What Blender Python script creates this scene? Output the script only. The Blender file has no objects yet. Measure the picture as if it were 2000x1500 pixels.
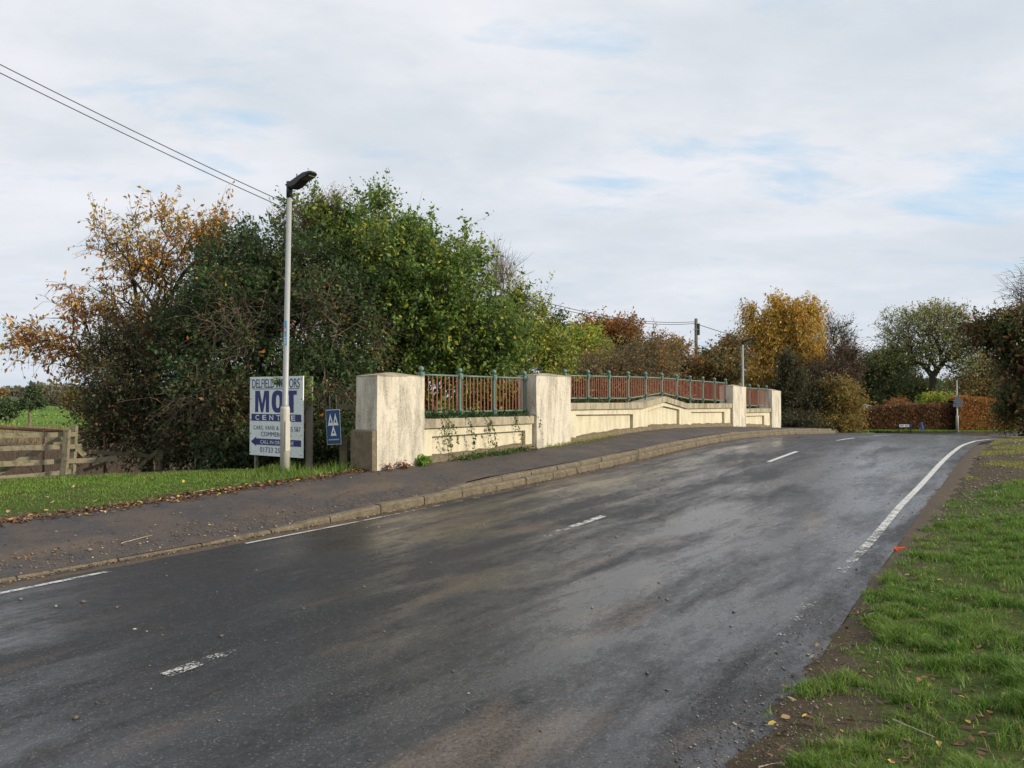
import bpy, bmesh, math, random
import numpy as np
from mathutils import Vector, Matrix, noise as mnoise
R = math.radians
rng = np.random.default_rng(7)
random.seed(7)
scene = bpy.context.scene
C = scene.collection

# ------------------------------------------------------------------ camera, sky, sun, exposure
CAMZ = 1.6
cam = bpy.data.cameras.new('camera'); camo = bpy.data.objects.new('camera', cam); C.objects.link(camo)
cam.sensor_width = 36; cam.lens = 27.0; cam.clip_start = 0.05; cam.clip_end = 6000
camo.location = (0, 0, CAMZ); camo.rotation_euler = (R(90) + math.atan(25 / 1500), 0, 0)
scene.camera = camo
SUN_EL = 22.0
SUN_DIR = Vector((0.975, -0.22, 0)).normalized()
SUN_DIR = Vector((SUN_DIR.x * math.cos(R(SUN_EL)), SUN_DIR.y * math.cos(R(SUN_EL)), math.sin(R(SUN_EL))))
sl = bpy.data.lights.new('sun', 'SUN'); slo = bpy.data.objects.new('sun', sl); C.objects.link(slo)
sl.energy = 4.1; sl.angle = R(0.9); sl.color = (1.0, 0.88, 0.71)
slo.rotation_euler = SUN_DIR.to_track_quat('Z', 'Y').to_euler(); slo.location = (30, -10, 30)
scene.view_settings.view_transform = 'Standard'; scene.view_settings.look = 'None'
scene.view_settings.exposure = 0.0; scene.view_settings.gamma = 1.0
scene.view_settings.use_curve_mapping = False
scene.cycles.max_bounces = 6; scene.cycles.transparent_max_bounces = 4

class NT:
    """small node helper"""
    def __init__(s, tree): s.t = tree; s.n = tree.nodes; s.l = tree.links
    def new(s, typ, **kw):
        nd = s.n.new(typ)
        for k, v in kw.items():
            if k.startswith('i_'):
                key = k[2:]; key = int(key) if key.isdigit() else key.replace('_', ' ')
                s.set(nd.inputs[key], v)
            else: setattr(nd, k, v)
        return nd
    def set(s, sock, v):
        if isinstance(v, bpy.types.NodeSocket): s.l.new(v, sock)
        else:
            if isinstance(v, (tuple, list)) and len(v) == 3 and sock.type == 'RGBA': v = (*v, 1)
            sock.default_value = v
    def math(s, op, a, b=0.0, c=0.0, clamp=False):
        m = s.n.new('ShaderNodeMath'); m.operation = op; m.use_clamp = clamp
        for i, v in enumerate((a, b, c)): s.set(m.inputs[i], v)
        return m.outputs[0]
    def mix(s, f, a, b, blend='MIX'):
        m = s.n.new('ShaderNodeMix'); m.data_type = 'RGBA'; m.blend_type = blend; m.clamp_factor = True
        s.set(m.inputs[0], f); s.set(m.inputs[6], a); s.set(m.inputs[7], b)
        return m.outputs[2]
    def noise(s, vec, scale, detail=4, rough=0.55, dist=0.0):
        m = s.n.new('ShaderNodeTexNoise'); s.set(m.inputs['Vector'], vec)
        m.inputs['Scale'].default_value = scale; m.inputs['Detail'].default_value = detail
        m.inputs['Roughness'].default_value = rough; m.inputs['Distortion'].default_value = dist
        return m.outputs['Fac']
    def ramp(s, f, stops, interp='LINEAR'):
        m = s.n.new('ShaderNodeValToRGB'); s.set(m.inputs[0], f); cr = m.color_ramp; cr.interpolation = interp
        while len(cr.elements) < len(stops): cr.elements.new(0.5)
        for e, (p, c) in zip(cr.elements, stops):
            e.position = p
            e.color = (c, c, c, 1) if isinstance(c, (int, float)) else (*c, 1)
        return m.outputs[0]
    def mapping(s, vec, scale=(1, 1, 1), rot=(0, 0, 0), loc=(0, 0, 0)):
        m = s.n.new('ShaderNodeMapping'); s.set(m.inputs['Vector'], vec)
        m.inputs['Scale'].default_value = scale; m.inputs['Rotation'].default_value = rot
        m.inputs['Location'].default_value = loc
        return m.outputs[0]

world = bpy.data.worlds.new('World'); scene.world = world; world.use_nodes = True
w = NT(world.node_tree); w.n.clear()
sky = w.new('ShaderNodeTexSky'); sky.sky_type = 'NISHITA'; sky.sun_disc = False
sky.sun_elevation = R(SUN_EL); sky.sun_rotation = math.atan2(SUN_DIR.x, SUN_DIR.y)
sky.air_density = 1.0; sky.dust_density = 1.5
tc = w.new('ShaderNodeTexCoord').outputs['Generated']
sep = w.new('ShaderNodeSeparateXYZ', i_0=tc)
zc = w.math('ADD', w.math('MAXIMUM', sep.outputs[2], 0.0), 0.16)
px_ = w.math('DIVIDE', sep.outputs[0], zc); py_ = w.math('DIVIDE', sep.outputs[1], zc)
cv = w.new('ShaderNodeCombineXYZ', i_0=px_, i_1=py_, i_2=0.0).outputs[0]
cva = w.mapping(cv, (0.75, 1.0, 1), (0, 0, R(-24)), (1.7, 0.6, 0))
n1 = w.noise(cva, 1.0, 8, 0.55, 0.25)
n2 = w.noise(w.mapping(cv, (0.9, 1.2, 1), (0, 0, R(-32)), (4.2, 2.0, 3)), 3.6, 8, 0.6, 0.2)
dens = w.math('ADD', w.math('MULTIPLY', n1, 0.72), w.math('MULTIPLY', n2, 0.28))
cloudcol = w.ramp(dens, [(0.34, (4.55, 5.05, 5.6)), (0.45, (5.15, 5.5, 5.95)), (0.55, (5.95, 6.1, 6.5)), (0.68, (6.7, 6.75, 7.05))])
hz = w.ramp(sep.outputs[2], [(0.0, 1.0), (0.30, 0.0)])
cloudcol = w.mix(w.math('MULTIPLY', hz, 0.45), cloudcol, (4.7, 5.25, 5.95))
n3 = w.noise(w.mapping(cv, (0.7, 1.0, 1), (0, 0, R(-24)), (9.3, 5.6, 1)), 0.75, 5, 0.55, 0.5)
bias = 0.0
for hx_, hy_, hr_, ha_ in ((1.36, 2.12, .42, .30), (.80, 2.06, .40, .16), (.35, 2.2, .35, .14), (-.66, 1.9, .32, .16)):
    dd_ = w.new('ShaderNodeVectorMath', operation='DISTANCE', i_0=cv, i_1=(hx_, hy_, 0)).outputs['Value']
    bias = w.math('ADD', bias, w.math('MULTIPLY', w.ramp(w.math('DIVIDE', dd_, hr_), [(0, 1.0), (1.0, 0.0)]), ha_))
hole = w.ramp(w.math('ADD', w.noise(w.mapping(cv, (.8, 1.3, 1), (0, 0, R(-20)), (2.3, 8.6, 1)), 3.0, 7, .6, .3), w.math('SUBTRACT', bias, .04)), [(0.54, 0.0), (0.78, 0.9)])
bluesky = w.mix(0.75, w.mix(1.0, sky.outputs[0], (1.0, 1.0, 1.0), 'MULTIPLY'), (3.7, 5.6, 7.3))
colr = w.mix(hole, cloudcol, bluesky)
bg = w.new('ShaderNodeBackground', i_Color=colr, i_Strength=0.138)
wo = w.new('ShaderNodeOutputWorld'); w.l.new(bg.outputs[0], wo.inputs[0])

# ------------------------------------------------------------------ place frame and heights
TX, TY = 0.5657, 0.8246           # along the bridge wall
NX, NY = 0.8246, -0.5657          # from the wall towards the road
def W(s, d, z=0.0): return (s * TX + d * NX, s * TY + d * NY, z)
def SD(x, y): return x * TX + y * TY, x * NX + y * NY
def at(px, py, Y): return ((px - 1000) / 1500 * Y, Y, CAMZ - (py - 775) / 1500 * Y)
def itp(x, pts):
    xs = [p[0] for p in pts]; ys = [p[1] for p in pts]
    return np.interp(x, xs, ys)
def smooth_itp(pts):
    xs = np.linspace(pts[0][0], pts[-1][0], 1200); ys = itp(xs, pts)
    k = np.hanning(45); k /= k.sum()
    yp = np.convolve(np.pad(ys, 22, mode='edge'), k, mode='valid')
    return lambda x: np.interp(x, xs, yp)
ROADZ = smooth_itp([(-30, -.05), (0, 0), (7.4, 0), (10, .03), (14.6, .126), (19.6, .3), (23.3, .335), (29.7, .21), (35.3, .03), (45, -.36), (60, -1.08), (75, -1.2), (120, -1.4)])
PAVZ = smooth_itp([(-30, .18), (0, .22), (3.65, .24), (5.7, .26), (9.3, .375), (14.2, .46), (15.6, .5), (19.4, .645), (21.5, .655), (23, .63), (27.7, .52), (29.5, .44), (33, .28), (38, .1), (60, -.9)])
def ss(a, b, x):
    t = np.clip((x - a) / (b - a), 0, 1); return t * t * (3 - 2 * t)

def fbm(x, y, sc, seed=0, oct=4):
    """cheap value noise, vectorised"""
    x = np.asarray(x, float) * sc; y = np.asarray(y, float) * sc; tot = 0; amp = 1; nrm = 0
    for o in range(oct):
        xi = np.floor(x).astype(int); yi = np.floor(y).astype(int); fx = x - xi; fy = y - yi
        fx = fx * fx * (3 - 2 * fx); fy = fy * fy * (3 - 2 * fy)
        def h(a, b):
            v = np.sin(a * 127.1 + b * 311.7 + (seed + o) * 74.7) * 43758.5453
            return v - np.floor(v)
        v = (h(xi, yi) * (1 - fx) + h(xi + 1, yi) * fx) * (1 - fy) + (h(xi, yi + 1) * (1 - fx) + h(xi + 1, yi + 1) * fx) * fy
        tot = tot + v * amp; nrm += amp; amp *= .5; x = x * 2.03 + 13.1; y = y * 2.03 + 7.7
    return tot / nrm

def groundz(x, y):
    x = np.asarray(x, float); y = np.asarray(y, float)
    s, d = SD(x, y)
    rz = ROADZ(s); pz = PAVZ(s)
    right = rz + .015 + ss(-1.1, .2, d) * .05 + ss(1, 14, d) * .35 + (fbm(x, y, 1.7, 3) - .5) * .05 * ss(-1.2, -.3, d)
    # left: verge, then drop behind fence / wall
    edge = itp(s, [(-30, -14.1), (5.0, -14.0), (5.8, -13.8), (6.8, -13.2), (8.2, -11.7), (9.2, -9.75), (34, -9.75), (36, -9.5), (45, -12)])
    dep = itp(s, [(-30, .9), (5, .9), (9, 1.5), (32, 2.0), (40, .6), (60, .2)])
    far = ss(0, 6, edge - d)
    left = pz - .01 - far * dep - ss(6, 30, edge - d) * .55 * ss(60, 20, s) + (fbm(x, y, 1.3, 5) - .5) * .05
    z = np.where(d > -4.5, right, left)
    # far ground settles to about -1.2
    r = np.hypot(x, y)
    z = z * (1 - ss(50, 75, r)) + (-1.2 + (fbm(x, y, .02, 9) - .5) * .6) * ss(50, 75, r)
    # sink under road and footway
    zr = rz - .06; inside = (d < -1.15) & (d > -9.2) & (s < 38)
    z = np.where(inside, np.minimum(zr, pz - .1), z)
    return z

# far junction area polygon kept low under the road sheet
Lpts = [W(s, itp(s, [(-14, -7.1), (0, -7.45), (3, -7.52), (14, -7.55), (36, -7.55)]))[:2] for s in np.arange(-14, 36.1, .5)]
Rpts = [W(s, itp(s, [(-14, -1.0), (3, -1.03), (6.5, -1.2), (12, -1.33), (20, -1.4), (26, -1.4)]))[:2] for s in np.arange(-14, 26.1, .5)]
nfar = 0
Lfar = [(14.9, 35.2), (16.0, 38), (17.5, 42), (19, 46), (21, 51), (24.3, 57), (29, 58.7), (34, 60.2), (41, 62), (52, 64), (70, 67)]
Rfar = [(14.8, 23.4 + .4), (16.9, 26.4), (18.4, 28.4), (20.1, 31), (22.3, 34), (25.1, 37), (29, 40.5), (34, 43.6), (41, 46.6), (52, 50), (70, 54)]
def resample(pts, n):
    p = np.array(pts, float); L = np.r_[0, np.cumsum(np.hypot(*np.diff(p, axis=0).T))]
    t = np.linspace(0, L[-1], n); return np.c_[np.interp(t, L, p[:, 0]), np.interp(t, L, p[:, 1])]
A = Lpts; B = Rpts
cutL = resample(A[:-1] + [A[-1]], 101); cutR = resample(B, 101)
ROAD_L = np.vstack([cutL, resample([tuple(cutL[-1])] + Lfar, 60)[1:]])
ROAD_R = np.vstack([cutR, resample([tuple(cutR[-1])] + Rfar, 60)[1:]])
def in_poly(x, y, poly):
    x = np.asarray(x); y = np.asarray(y); r = np.zeros(x.shape, bool); n = len(poly); j = n - 1
    for i in range(n):
        xi, yi = poly[i]; xj, yj = poly[j]
        c = ((yi > y) != (yj > y)) & (x < (xj - xi) * (y - yi) / (yj - yi + 1e-12) + xi)
        r ^= c; j = i
    return r
ROADPOLY = np.vstack([ROAD_L, ROAD_R[::-1]])

# ------------------------------------------------------------------ mesh helpers
def tag(o, label=None, cat=None, group=None, kind=None):
    if label: o['label'] = label
    if cat: o['category'] = cat
    if group: o['group'] = group
    if kind: o['kind'] = kind
    return o
def link(name, me, mat=None, parent=None, loc=None):
    o = bpy.data.objects.new(name, me); C.objects.link(o)
    if mat is not None and me is not None:
        for m in (mat if isinstance(mat, (list, tuple)) else [mat]): me.materials.append(m)
    if parent is not None: o.parent = parent; 
    if loc is not None: o.location = loc
    return o
def empty(name, loc=(0, 0, 0), rz=0, **kw):
    o = bpy.data.objects.new(name, None); C.objects.link(o); o.location = loc; o.rotation_euler = (0, 0, rz)
    o.empty_display_size = .2
    return tag(o, **kw)
def np_mesh(name, V, F, smooth=False, mi=None):
    """V (n,3); F (m,k) array of equal-size faces or list of such arrays"""
    me = bpy.data.meshes.new(name); V = np.asarray(V, np.float32)
    Fs = F if isinstance(F, list) else [F]
    Fs = [np.asarray(f, np.int32) for f in Fs if len(f)]
    me.vertices.add(len(V)); me.vertices.foreach_set('co', V.ravel())
    tot = sum(f.size for f in Fs); nf = sum(len(f) for f in Fs)
    me.loops.add(tot); me.loops.foreach_set('vertex_index', np.concatenate([f.ravel() for f in Fs]))
    lt = np.concatenate([np.full(len(f), f.shape[1], np.int32) for f in Fs]); ls = np.r_[0, np.cumsum(lt)[:-1]].astype(np.int32)
    me.polygons.add(nf); me.polygons.foreach_set('loop_start', ls); me.polygons.foreach_set('loop_total', lt)
    if smooth: me.polygons.foreach_set('use_smooth', np.ones(nf, bool))
    if mi is not None: me.polygons.foreach_set('material_index', np.asarray(mi, np.int32))
    me.update(calc_edges=True); return me
def bm_obj(name, bm, mat, parent=None, smooth=False, bevel=0, loc=None):
    bmesh.ops.recalc_face_normals(bm, faces=bm.faces)
    if bevel:
        es = [e for e in bm.edges if len(e.link_faces) == 2 and e.calc_face_angle(0) > .5]
        bmesh.ops.bevel(bm, geom=es, offset=bevel, segments=2, affect='EDGES', profile=.6, clamp_overlap=True)
    me = bpy.data.meshes.new(name); bm.to_mesh(me); bm.free()
    if smooth:
        for p in me.polygons: p.use_smooth = True
    return link(name, me, mat, parent, loc)
def add_box(bm, c, size, rot=None):
    M = Matrix.Translation(c) @ (rot.to_4x4() if rot else Matrix.Identity(4)) @ Matrix.Diagonal((*size, 1))
    return bmesh.ops.create_cube(bm, size=1, matrix=M)['verts']
def add_tube(bm, pts, radii, seg=10, caps=True):
    pts = [Vector(p) for p in pts]
    if isinstance(radii, (int, float)): radii = [radii] * len(pts)
    rings = []
    prev = None
    for i, p in enumerate(pts):
        d = (pts[min(i + 1, len(pts) - 1)] - pts[max(i - 1, 0)]).normalized()
        if prev is None:
            u = d.orthogonal().normalized()
        else:
            u = (prev - d * prev.dot(d)).normalized()
        prev = u; v = d.cross(u)
        rings.append([bm.verts.new(p + (u * math.cos(a) + v * math.sin(a)) * radii[i]) for a in np.linspace(0, 2 * math.pi, seg, endpoint=False)])
    for a, b in zip(rings, rings[1:]):
        for i in range(seg): bm.faces.new((a[i], a[(i + 1) % seg], b[(i + 1) % seg], b[i]))
    if caps:
        bm.faces.new(rings[0][::-1]); bm.faces.new(rings[-1])
def add_sphere(bm, c, r, u=14, v=9, sc=(1, 1, 1)):
    bmesh.ops.create_uvsphere(bm, u_segments=u, v_segments=v, radius=r, matrix=Matrix.Translation(c) @ Matrix.Diagonal((*sc, 1)))
def add_cyl(bm, c, r, h, axis, seg=14):
    q = Vector(axis).to_track_quat('Z', 'Y').to_matrix().to_4x4()
    bmesh.ops.create_cone(bm, cap_ends=True, segments=seg, radius1=r, radius2=r, depth=h, matrix=Matrix.Translation(c) @ q)
def add_prism(bm, poly, d0, d1):
    """poly [(s,z)] in the wall frame, extruded from d0 to d1"""
    a = [bm.verts.new(W(s, d0, z)) for s, z in poly]; b = [bm.verts.new(W(s, d1, z)) for s, z in poly]
    n = len(poly)
    bm.faces.new(a); bm.faces.new(b[::-1])
    for i in range(n): bm.faces.new((a[i], b[i], b[(i + 1) % n], a[(i + 1) % n]))

# ------------------------------------------------------------------ materials
MATS = {}
def mat(name):
    m = bpy.data.materials.new(name); m.use_nodes = True; t = NT(m.node_tree); t.n.clear()
    out = t.new('ShaderNodeOutputMaterial'); bs = t.new('ShaderNodeBsdfPrincipled'); t.l.new(bs.outputs[0], out.inputs[0])
    t.bs = bs; t.out = out; t.m = m
    t.obj = t.new('ShaderNodeTexCoord').outputs['Object']; t.geo = t.new('ShaderNodeNewGeometry')
    t.pos = t.geo.outputs['Position']
    MATS[name] = m
    return t
def setb(t, color=None, rough=None, bump=None, dist=.01, strength=1.0, spec=None, metal=None):
    if color is not None: t.set(t.bs.inputs['Base Color'], color)
    if rough is not None: t.set(t.bs.inputs['Roughness'], rough)
    if spec is not None: t.set(t.bs.inputs['Specular IOR Level'], spec)
    if metal is not None: t.set(t.bs.inputs['Metallic'], metal)
    if bump is not None:
        b = t.new('ShaderNodeBump', i_Height=bump, i_Distance=dist, i_Strength=strength); t.l.new(b.outputs[0], t.bs.inputs['Normal'])
    return t.m
def simple(name, col, rough=.6, var=.25, sc=6, bump=.002, metal=0, spec=.5, dirt=None):
    t = mat(name)
    n = t.noise(t.pos, sc, 5); n2 = t.noise(t.pos, sc * 9, 4, .7)
    c = t.mix(t.math('MULTIPLY', n, 1.0), tuple(v * (1 - var) for v in col), tuple(min(v * (1 + var), .95) for v in col))
    if dirt: c = t.mix(t.ramp(n2, [(.5, 0), (.72, .8)]), c, dirt)
    return setb(t, c, rough, n2, bump, 1, spec, metal)

# road: wet worn asphalt
def road_mat(name, tone=1.0, wet=1.0, paving=False):
    t = mat(name); ang = math.atan2(TX, TY)   # rotate so x' = d, y' = s
    al = t.mapping(t.pos, (1, 1, 1), (0, 0, ang))
    streak = t.mapping(al, (1.0, .16, 1))
    big = t.noise(streak, 0.75, 5, .55, .6)
    mid = t.noise(t.mapping(al, (1, .45, 1), (0, 0, 0), (5, 3, 0)), 2.2, 5, .6, .8)
    grit = t.noise(t.pos, 150, 3, .8)
    grit2 = t.noise(t.pos, 48, 4, .8)
    crunch = t.noise(t.mapping(al, (1, .5, 1)), 17, 5, .8)
    base = t.mix(big, (.032 * tone, .038 * tone, .052 * tone), (.058 * tone, .061 * tone, .068 * tone))
    base = t.mix(t.ramp(mid, [(.52, 0), (.75, .55)]), base, (.105 * tone, .082 * tone, .060 * tone))
    # light stone chips
    base = t.mix(t.ramp(grit, [(.58, 0), (.72, .35)]), base, (.20, .19, .17))
    base = t.mix(t.ramp(grit2, [(.34, .9), (.48, 0)]), base, (.010, .010, .011))
    base = t.mix(t.ramp(crunch, [(.36, .6), (.5, 0)]), base, (.016, .015, .015))
    # muddy sand patches
    vo = t.new('ShaderNodeTexVoronoi', i_Vector=t.pos, i_Scale=120.0); vs_ = t.new('ShaderNodeSeparateXYZ', i_0=vo.outputs['Color']).outputs[0]
    base = t.mix(t.ramp(vs_, [(.92, 0), (.985, .6 if not paving else .5)]), base, (.19, .175, .15))
    base = t.mix(t.ramp(vs_, [(.14, .6), (.24, 0)]), base, (.012, .012, .012))
    if paving:
        base = t.mix(t.ramp(t.noise(t.pos, 1.6, 6, .7), [(.40, .15), (.62, .75)]), base, (.105, .078, .058))
    mud = t.noise(t.mapping(al, (1, .35, 1), (0, 0, 0), (11, 7, 0)), 1.3, 4, .5, .3)
    base = t.mix(t.math('MULTIPLY', t.ramp(mud, [(.585, 0), (.68, .6)]), t.ramp(grit2, [(.35, .1), (.6, 1)])), base, (.17, .12, .078))
    wetf = t.ramp(t.math('ADD', t.math('MULTIPLY', big, .6), t.math('MULTIPLY', t.noise(streak, 2.6, 5, .6, .4), .4)), [(.40, 1.0), (.60, 0.0)])
    dsep = t.new('ShaderNodeSeparateXYZ', i_0=al)
    band = t.ramp(t.math('DIVIDE', t.math('ADD', dsep.outputs[0], 8.0), 8.0), [(.06, .25), (.20, .8), (.34, .2), (.46, .3), (.56, .9), (.74, 1.0), (.86, .5)])
    wn = t.math('ADD', t.math('MULTIPLY', t.noise(t.mapping(al, (1, .2, 1), (0, 0, 0), (3, 9, 0)), 1.7, 7, .64, .35), 1.0), t.math('MULTIPLY', t.math('SUBTRACT', band, .5), .22))
    wn = t.math('ADD', wn, t.math('ADD', t.math('MULTIPLY', t.math('SUBTRACT', crunch, .5), .36), t.math('MULTIPLY', t.math('SUBTRACT', grit2, .5), .22)))
    wn = t.math('ADD', wn, t.math('MULTIPLY', t.math('SUBTRACT', t.noise(t.mapping(al, (1, .28, 1)), 7.0, 6, .7, .3), .5), .30))
    wetf = t.ramp(wn, [(.40, 0.0), (.64, 1.0)])
    if paving:
        rough = t.math('MULTIPLY_ADD', wetf, -.15, .85); 
        hgt = t.math('ADD', grit2, t.math('MULTIPLY', grit, .5))
        return setb(t, base, rough, hgt, .006, 1, .35)
    rough = t.math('MULTIPLY_ADD', wetf, -.30 * wet, .54)
    hgt = t.math('ADD', t.math('MULTIPLY', grit, .5), t.math('ADD', grit2, t.math('MULTIPLY', crunch, 1.2)))
    st = t.math('MULTIPLY_ADD', wetf, -.72, 1.0)
    b = t.new('ShaderNodeBump', i_Height=hgt, i_Distance=.011, i_Strength=st); t.l.new(b.outputs[0], t.bs.inputs['Normal'])
    t.set(t.bs.inputs['Coat Weight'], t.math('MULTIPLY', wetf, .60)); t.bs.inputs['Coat Roughness'].default_value = .16; t.bs.inputs['Coat IOR'].default_value = 1.33
    cb = t.new('ShaderNodeBump', i_Height=t.math('ADD', grit2, crunch), i_Distance=.011, i_Strength=.16); t.l.new(cb.outputs[0], t.bs.inputs['Coat Normal'])
    return setb(t, base, rough, spec=.36)
road_m = road_mat('wet_asphalt', .48)
pave_m = road_mat('footway_asphalt', 1.15, .2, True)

def paint_m():
    t = mat('worn_road_paint')
    g = t.noise(t.pos, 45, 6, .75); g2 = t.noise(t.pos, 7, 4, .6)
    at_ = t.new('ShaderNodeAttribute', attribute_name='wear').outputs['Fac']
    keep = t.math('ADD', t.math('MULTIPLY', g, .6), t.math('MULTIPLY', g2, .4))
    mask = t.ramp(t.math('SUBTRACT', keep, t.math('MULTIPLY_ADD', at_, .34, .26)), [(.0, 0), (.06, 1)])
    tr = t.new('ShaderNodeBsdfTransparent'); mx = t.new('ShaderNodeMixShader')
    c = t.mix(g, (.42, .41, .38), (.72, .71, .68))
    setb(t, c, .45, g, .003)
    t.l.new(mask, mx.inputs[0]); t.l.new(tr.outputs[0], mx.inputs[1]); t.l.new(t.bs.outputs[0], mx.inputs[2])
    t.l.new(mx.outputs[0], t.out.inputs[0]); return t.m
paint = paint_m()

def stucco(name, col, lich=1.0, basez=True):
    t = mat(name)
    v = t.mapping(t.pos, (1, 1, .22))
    streak = t.noise(v, 5.5, 6, .65, .3); fine = t.noise(t.pos, 55, 5, .75); pat = t.noise(t.pos, 2.2, 5, .6)
    c = t.mix(pat, tuple(x * .86 for x in col), col)
    m1 = t.math('MULTIPLY', t.ramp(streak, [(.44, 0), (.62, 1)]), t.ramp(fine, [(.38, .1), (.56, 1)]))
    c = t.mix(t.math('MULTIPLY', m1, min(.95, .75 * lich)), c, (.14, .125, .09))
    m2 = t.math('MULTIPLY', t.ramp(t.noise(t.pos, 16, 6, .8), [(.50, 0), (.62, 1)]), t.ramp(pat, [(.45, .15), (.62, 1)]))
    c = t.mix(t.math('MULTIPLY', m2, min(.95, .55 * lich)), c, (.20, .17, .11))
    big = t.noise(t.pos, 30, 4, .7)
    return setb(t, c, .92, t.math('ADD', fine, t.math('MULTIPLY', big, 1.4)), .008, 1, .2)
cream = stucco('cream_render', (.70, .65, .53), .95)
cream_wall = stucco('cream_painted_wall', (.72, .66, .48), .5)
coping_m = stucco('weathered_coping', (.46, .41, .29), 1.4)
def aggregate(name, col, lo, hi, moss=.5):
    t = mat(name); a = t.noise(t.pos, 70, 4, .85); b = t.noise(t.pos, 7, 6, .7); c2 = t.noise(t.pos, 1.3, 4, .6)
    c = t.mix(t.ramp(a, [(.36, 0), (.62, 1)]), lo, hi)
    c = t.mix(t.ramp(b, [(.42, 0), (.60, .75)]), c, col)
    c = t.mix(t.math('MULTIPLY', t.ramp(t.noise(t.pos, 12, 6, .75), [(.50, 0), (.64, moss)]), t.ramp(c2, [(.4, .2), (.6, 1)])), c, (.055, .055, .025))
    return setb(t, c, .95, a, .014, 1, .2)
rough_m = aggregate('roughcast_concrete', (.15, .125, .085), (.075, .06, .04), (.34, .28, .19))
kerb_m = aggregate('kerb_concrete', (.135, .115, .082), (.09, .075, .052), (.30, .25, .18), .9)
green_m = simple('green_paint', (.12, .205, .16), .45, .25, 9, .001, dirt=(.06, .10, .07))
red_m = simple('red_lead_paint', (.46, .155, .10), .5, .2, 9, .001, dirt=(.20, .07, .04))
pole_m = simple('grey_pole_paint', (.36, .375, .37), .42, .15, 7, .0008, dirt=(.22, .23, .2))
pole_base_m = simple('cream_pole_paint', (.50, .48, .42), .5, .15, 7, .001, dirt=(.28, .26, .2))
dark_m = simple('black_lamp_plastic', (.022, .023, .025), .45, .2, 8, .0006)
glass_m = simple('lamp_lens', (.10, .10, .09), .2, .1, 20, .0006)
alu_m = simple('galvanised_steel', (.38, .40, .41), .45, .15, 9, .001, .3)
signw = simple('white_sign_panel', (.76, .81, .79), .45, .10, 3, .0004, dirt=(.50, .55, .50))
navy = simple('navy_print', (.016, .030, .155), .42, .1, 4, .0002)
blue_sign = simple('blue_sign_panel', (.010, .055, .16), .45, .15, 5, .0003)
white_print = simple('white_print', (.70, .73, .72), .45, .06, 5, .0002)
red_sign = simple('faded_red_board', (.20, .028, .020), .6, .2, 5, .001)
sky_blue = simple('pale_blue_sticker', (.09, .38, .66), .4, .1, 30, .0002)
sticker_red = simple('red_sticker', (.6, .09, .07), .4, .1, 30, .0002)
black_m = simple('black_rubber', (.012, .012, .012), .6)
orange_m = simple('orange_plastic', (.85, .12, .012), .35, .1, 40, .0005)
roof_m = simple('grey_roof_tiles', (.20, .215, .24), .7, .25, 5, .02)
housew = simple('cream_house_wall', (.72, .64, .50), .8, .1, 4, .003)
def wood(name, col, moss=(.16, .17, .07)):
    t = mat(name); v = t.mapping(t.obj, (1.5, 30, 30)); g = t.noise(v, 2.2, 5, .7, .2)
    n = t.noise(t.pos, 9, 5, .7)
    c = t.mix(g, tuple(x * .55 for x in col), tuple(x * 1.25 for x in col))
    c = t.mix(t.ramp(n, [(.5, 0), (.66, .8)]), c, moss)
    return setb(t, c, .85, g, .006, 1, .25)
wood_m = wood('weathered_timber', (.27, .24, .16), (.075, .08, .035)); wood_dark = wood('dark_timber', (.14, .12, .08))
pole_wood = wood('telegraph_pole_wood', (.17, .155, .13), (.12, .12, .08))
rust_m = simple('rusty_pipe', (.20, .085, .06), .7, .3, 12, .002, dirt=(.09, .05, .04))
concrete_post = simple('lichen_post', (.23, .20, .16), .9, .25, 12, .006, dirt=(.10, .11, .06))

def bark(name, col):
    t = mat(name); n = t.noise(t.mapping(t.pos, (1, 1, .3)), 14, 6, .7)
    return setb(t, t.mix(n, tuple(x * .5 for x in col), tuple(x * 1.4 for x in col)), .9, n, .02, 1, .2)
bark_dark = bark('dark_bark', (.055, .045, .035)); bark_brown = bark('brown_bark', (.10, .078, .055))
bark_grey = bark('grey_bark', (.15, .135, .105)); bark_pale = bark('pale_twig_bark', (.20, .165, .12))

def leaves(name, cols, patch=None, patch_scale=.5, rough=.5, trans=.42, pr=(.5, .65), gain=1.55):
    """cols: list of (weight, colour) picked per leaf; patch: second list favoured in noise patches"""
    t = mat(name); rnd = t.geo.outputs['Random Per Island']
    def rampof(cs):
        tot = sum(w_ for w_, _ in cs); acc = 0; st = []
        for w_, c in cs: st.append((acc / tot, c)); acc += w_
        return t.ramp(rnd, st, 'CONSTANT')
    c = rampof(cols)
    if patch:
        pn = t.noise(t.pos, patch_scale, 4, .6)
        c = t.mix(t.ramp(pn, [(pr[0], 0), (pr[1], 1)]), c, rampof(patch))
    jit = t.new('ShaderNodeTexWhiteNoise', noise_dimensions='1D'); t.l.new(rnd, jit.inputs['W'])
    hs = t.new('ShaderNodeHueSaturation', i_Color=c, i_Value=t.math('MULTIPLY', t.math('MULTIPLY_ADD', jit.outputs['Value'], .8, .6), gain), i_Saturation=1.0)
    c = hs.outputs[0]
    setb(t, c, rough, spec=.35)
    tl = t.new('ShaderNodeBsdfTranslucent', i_Color=c); mx = t.new('ShaderNodeMixShader', i_0=trans)
    t.l.new(t.bs.outputs[0], mx.inputs[1]); t.l.new(tl.outputs[0], mx.inputs[2]); t.l.new(mx.outputs[0], t.out.inputs[0])
    return t.m
G1, G2, G3 = (.055, .105, .022), (.085, .145, .028), (.035, .070, .020)
YG = (.22, .25, .035); YEL = (.42, .30, .035); ORG = (.40, .13, .025); RED = (.30, .055, .025); BRN = (.15, .075, .030)
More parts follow.
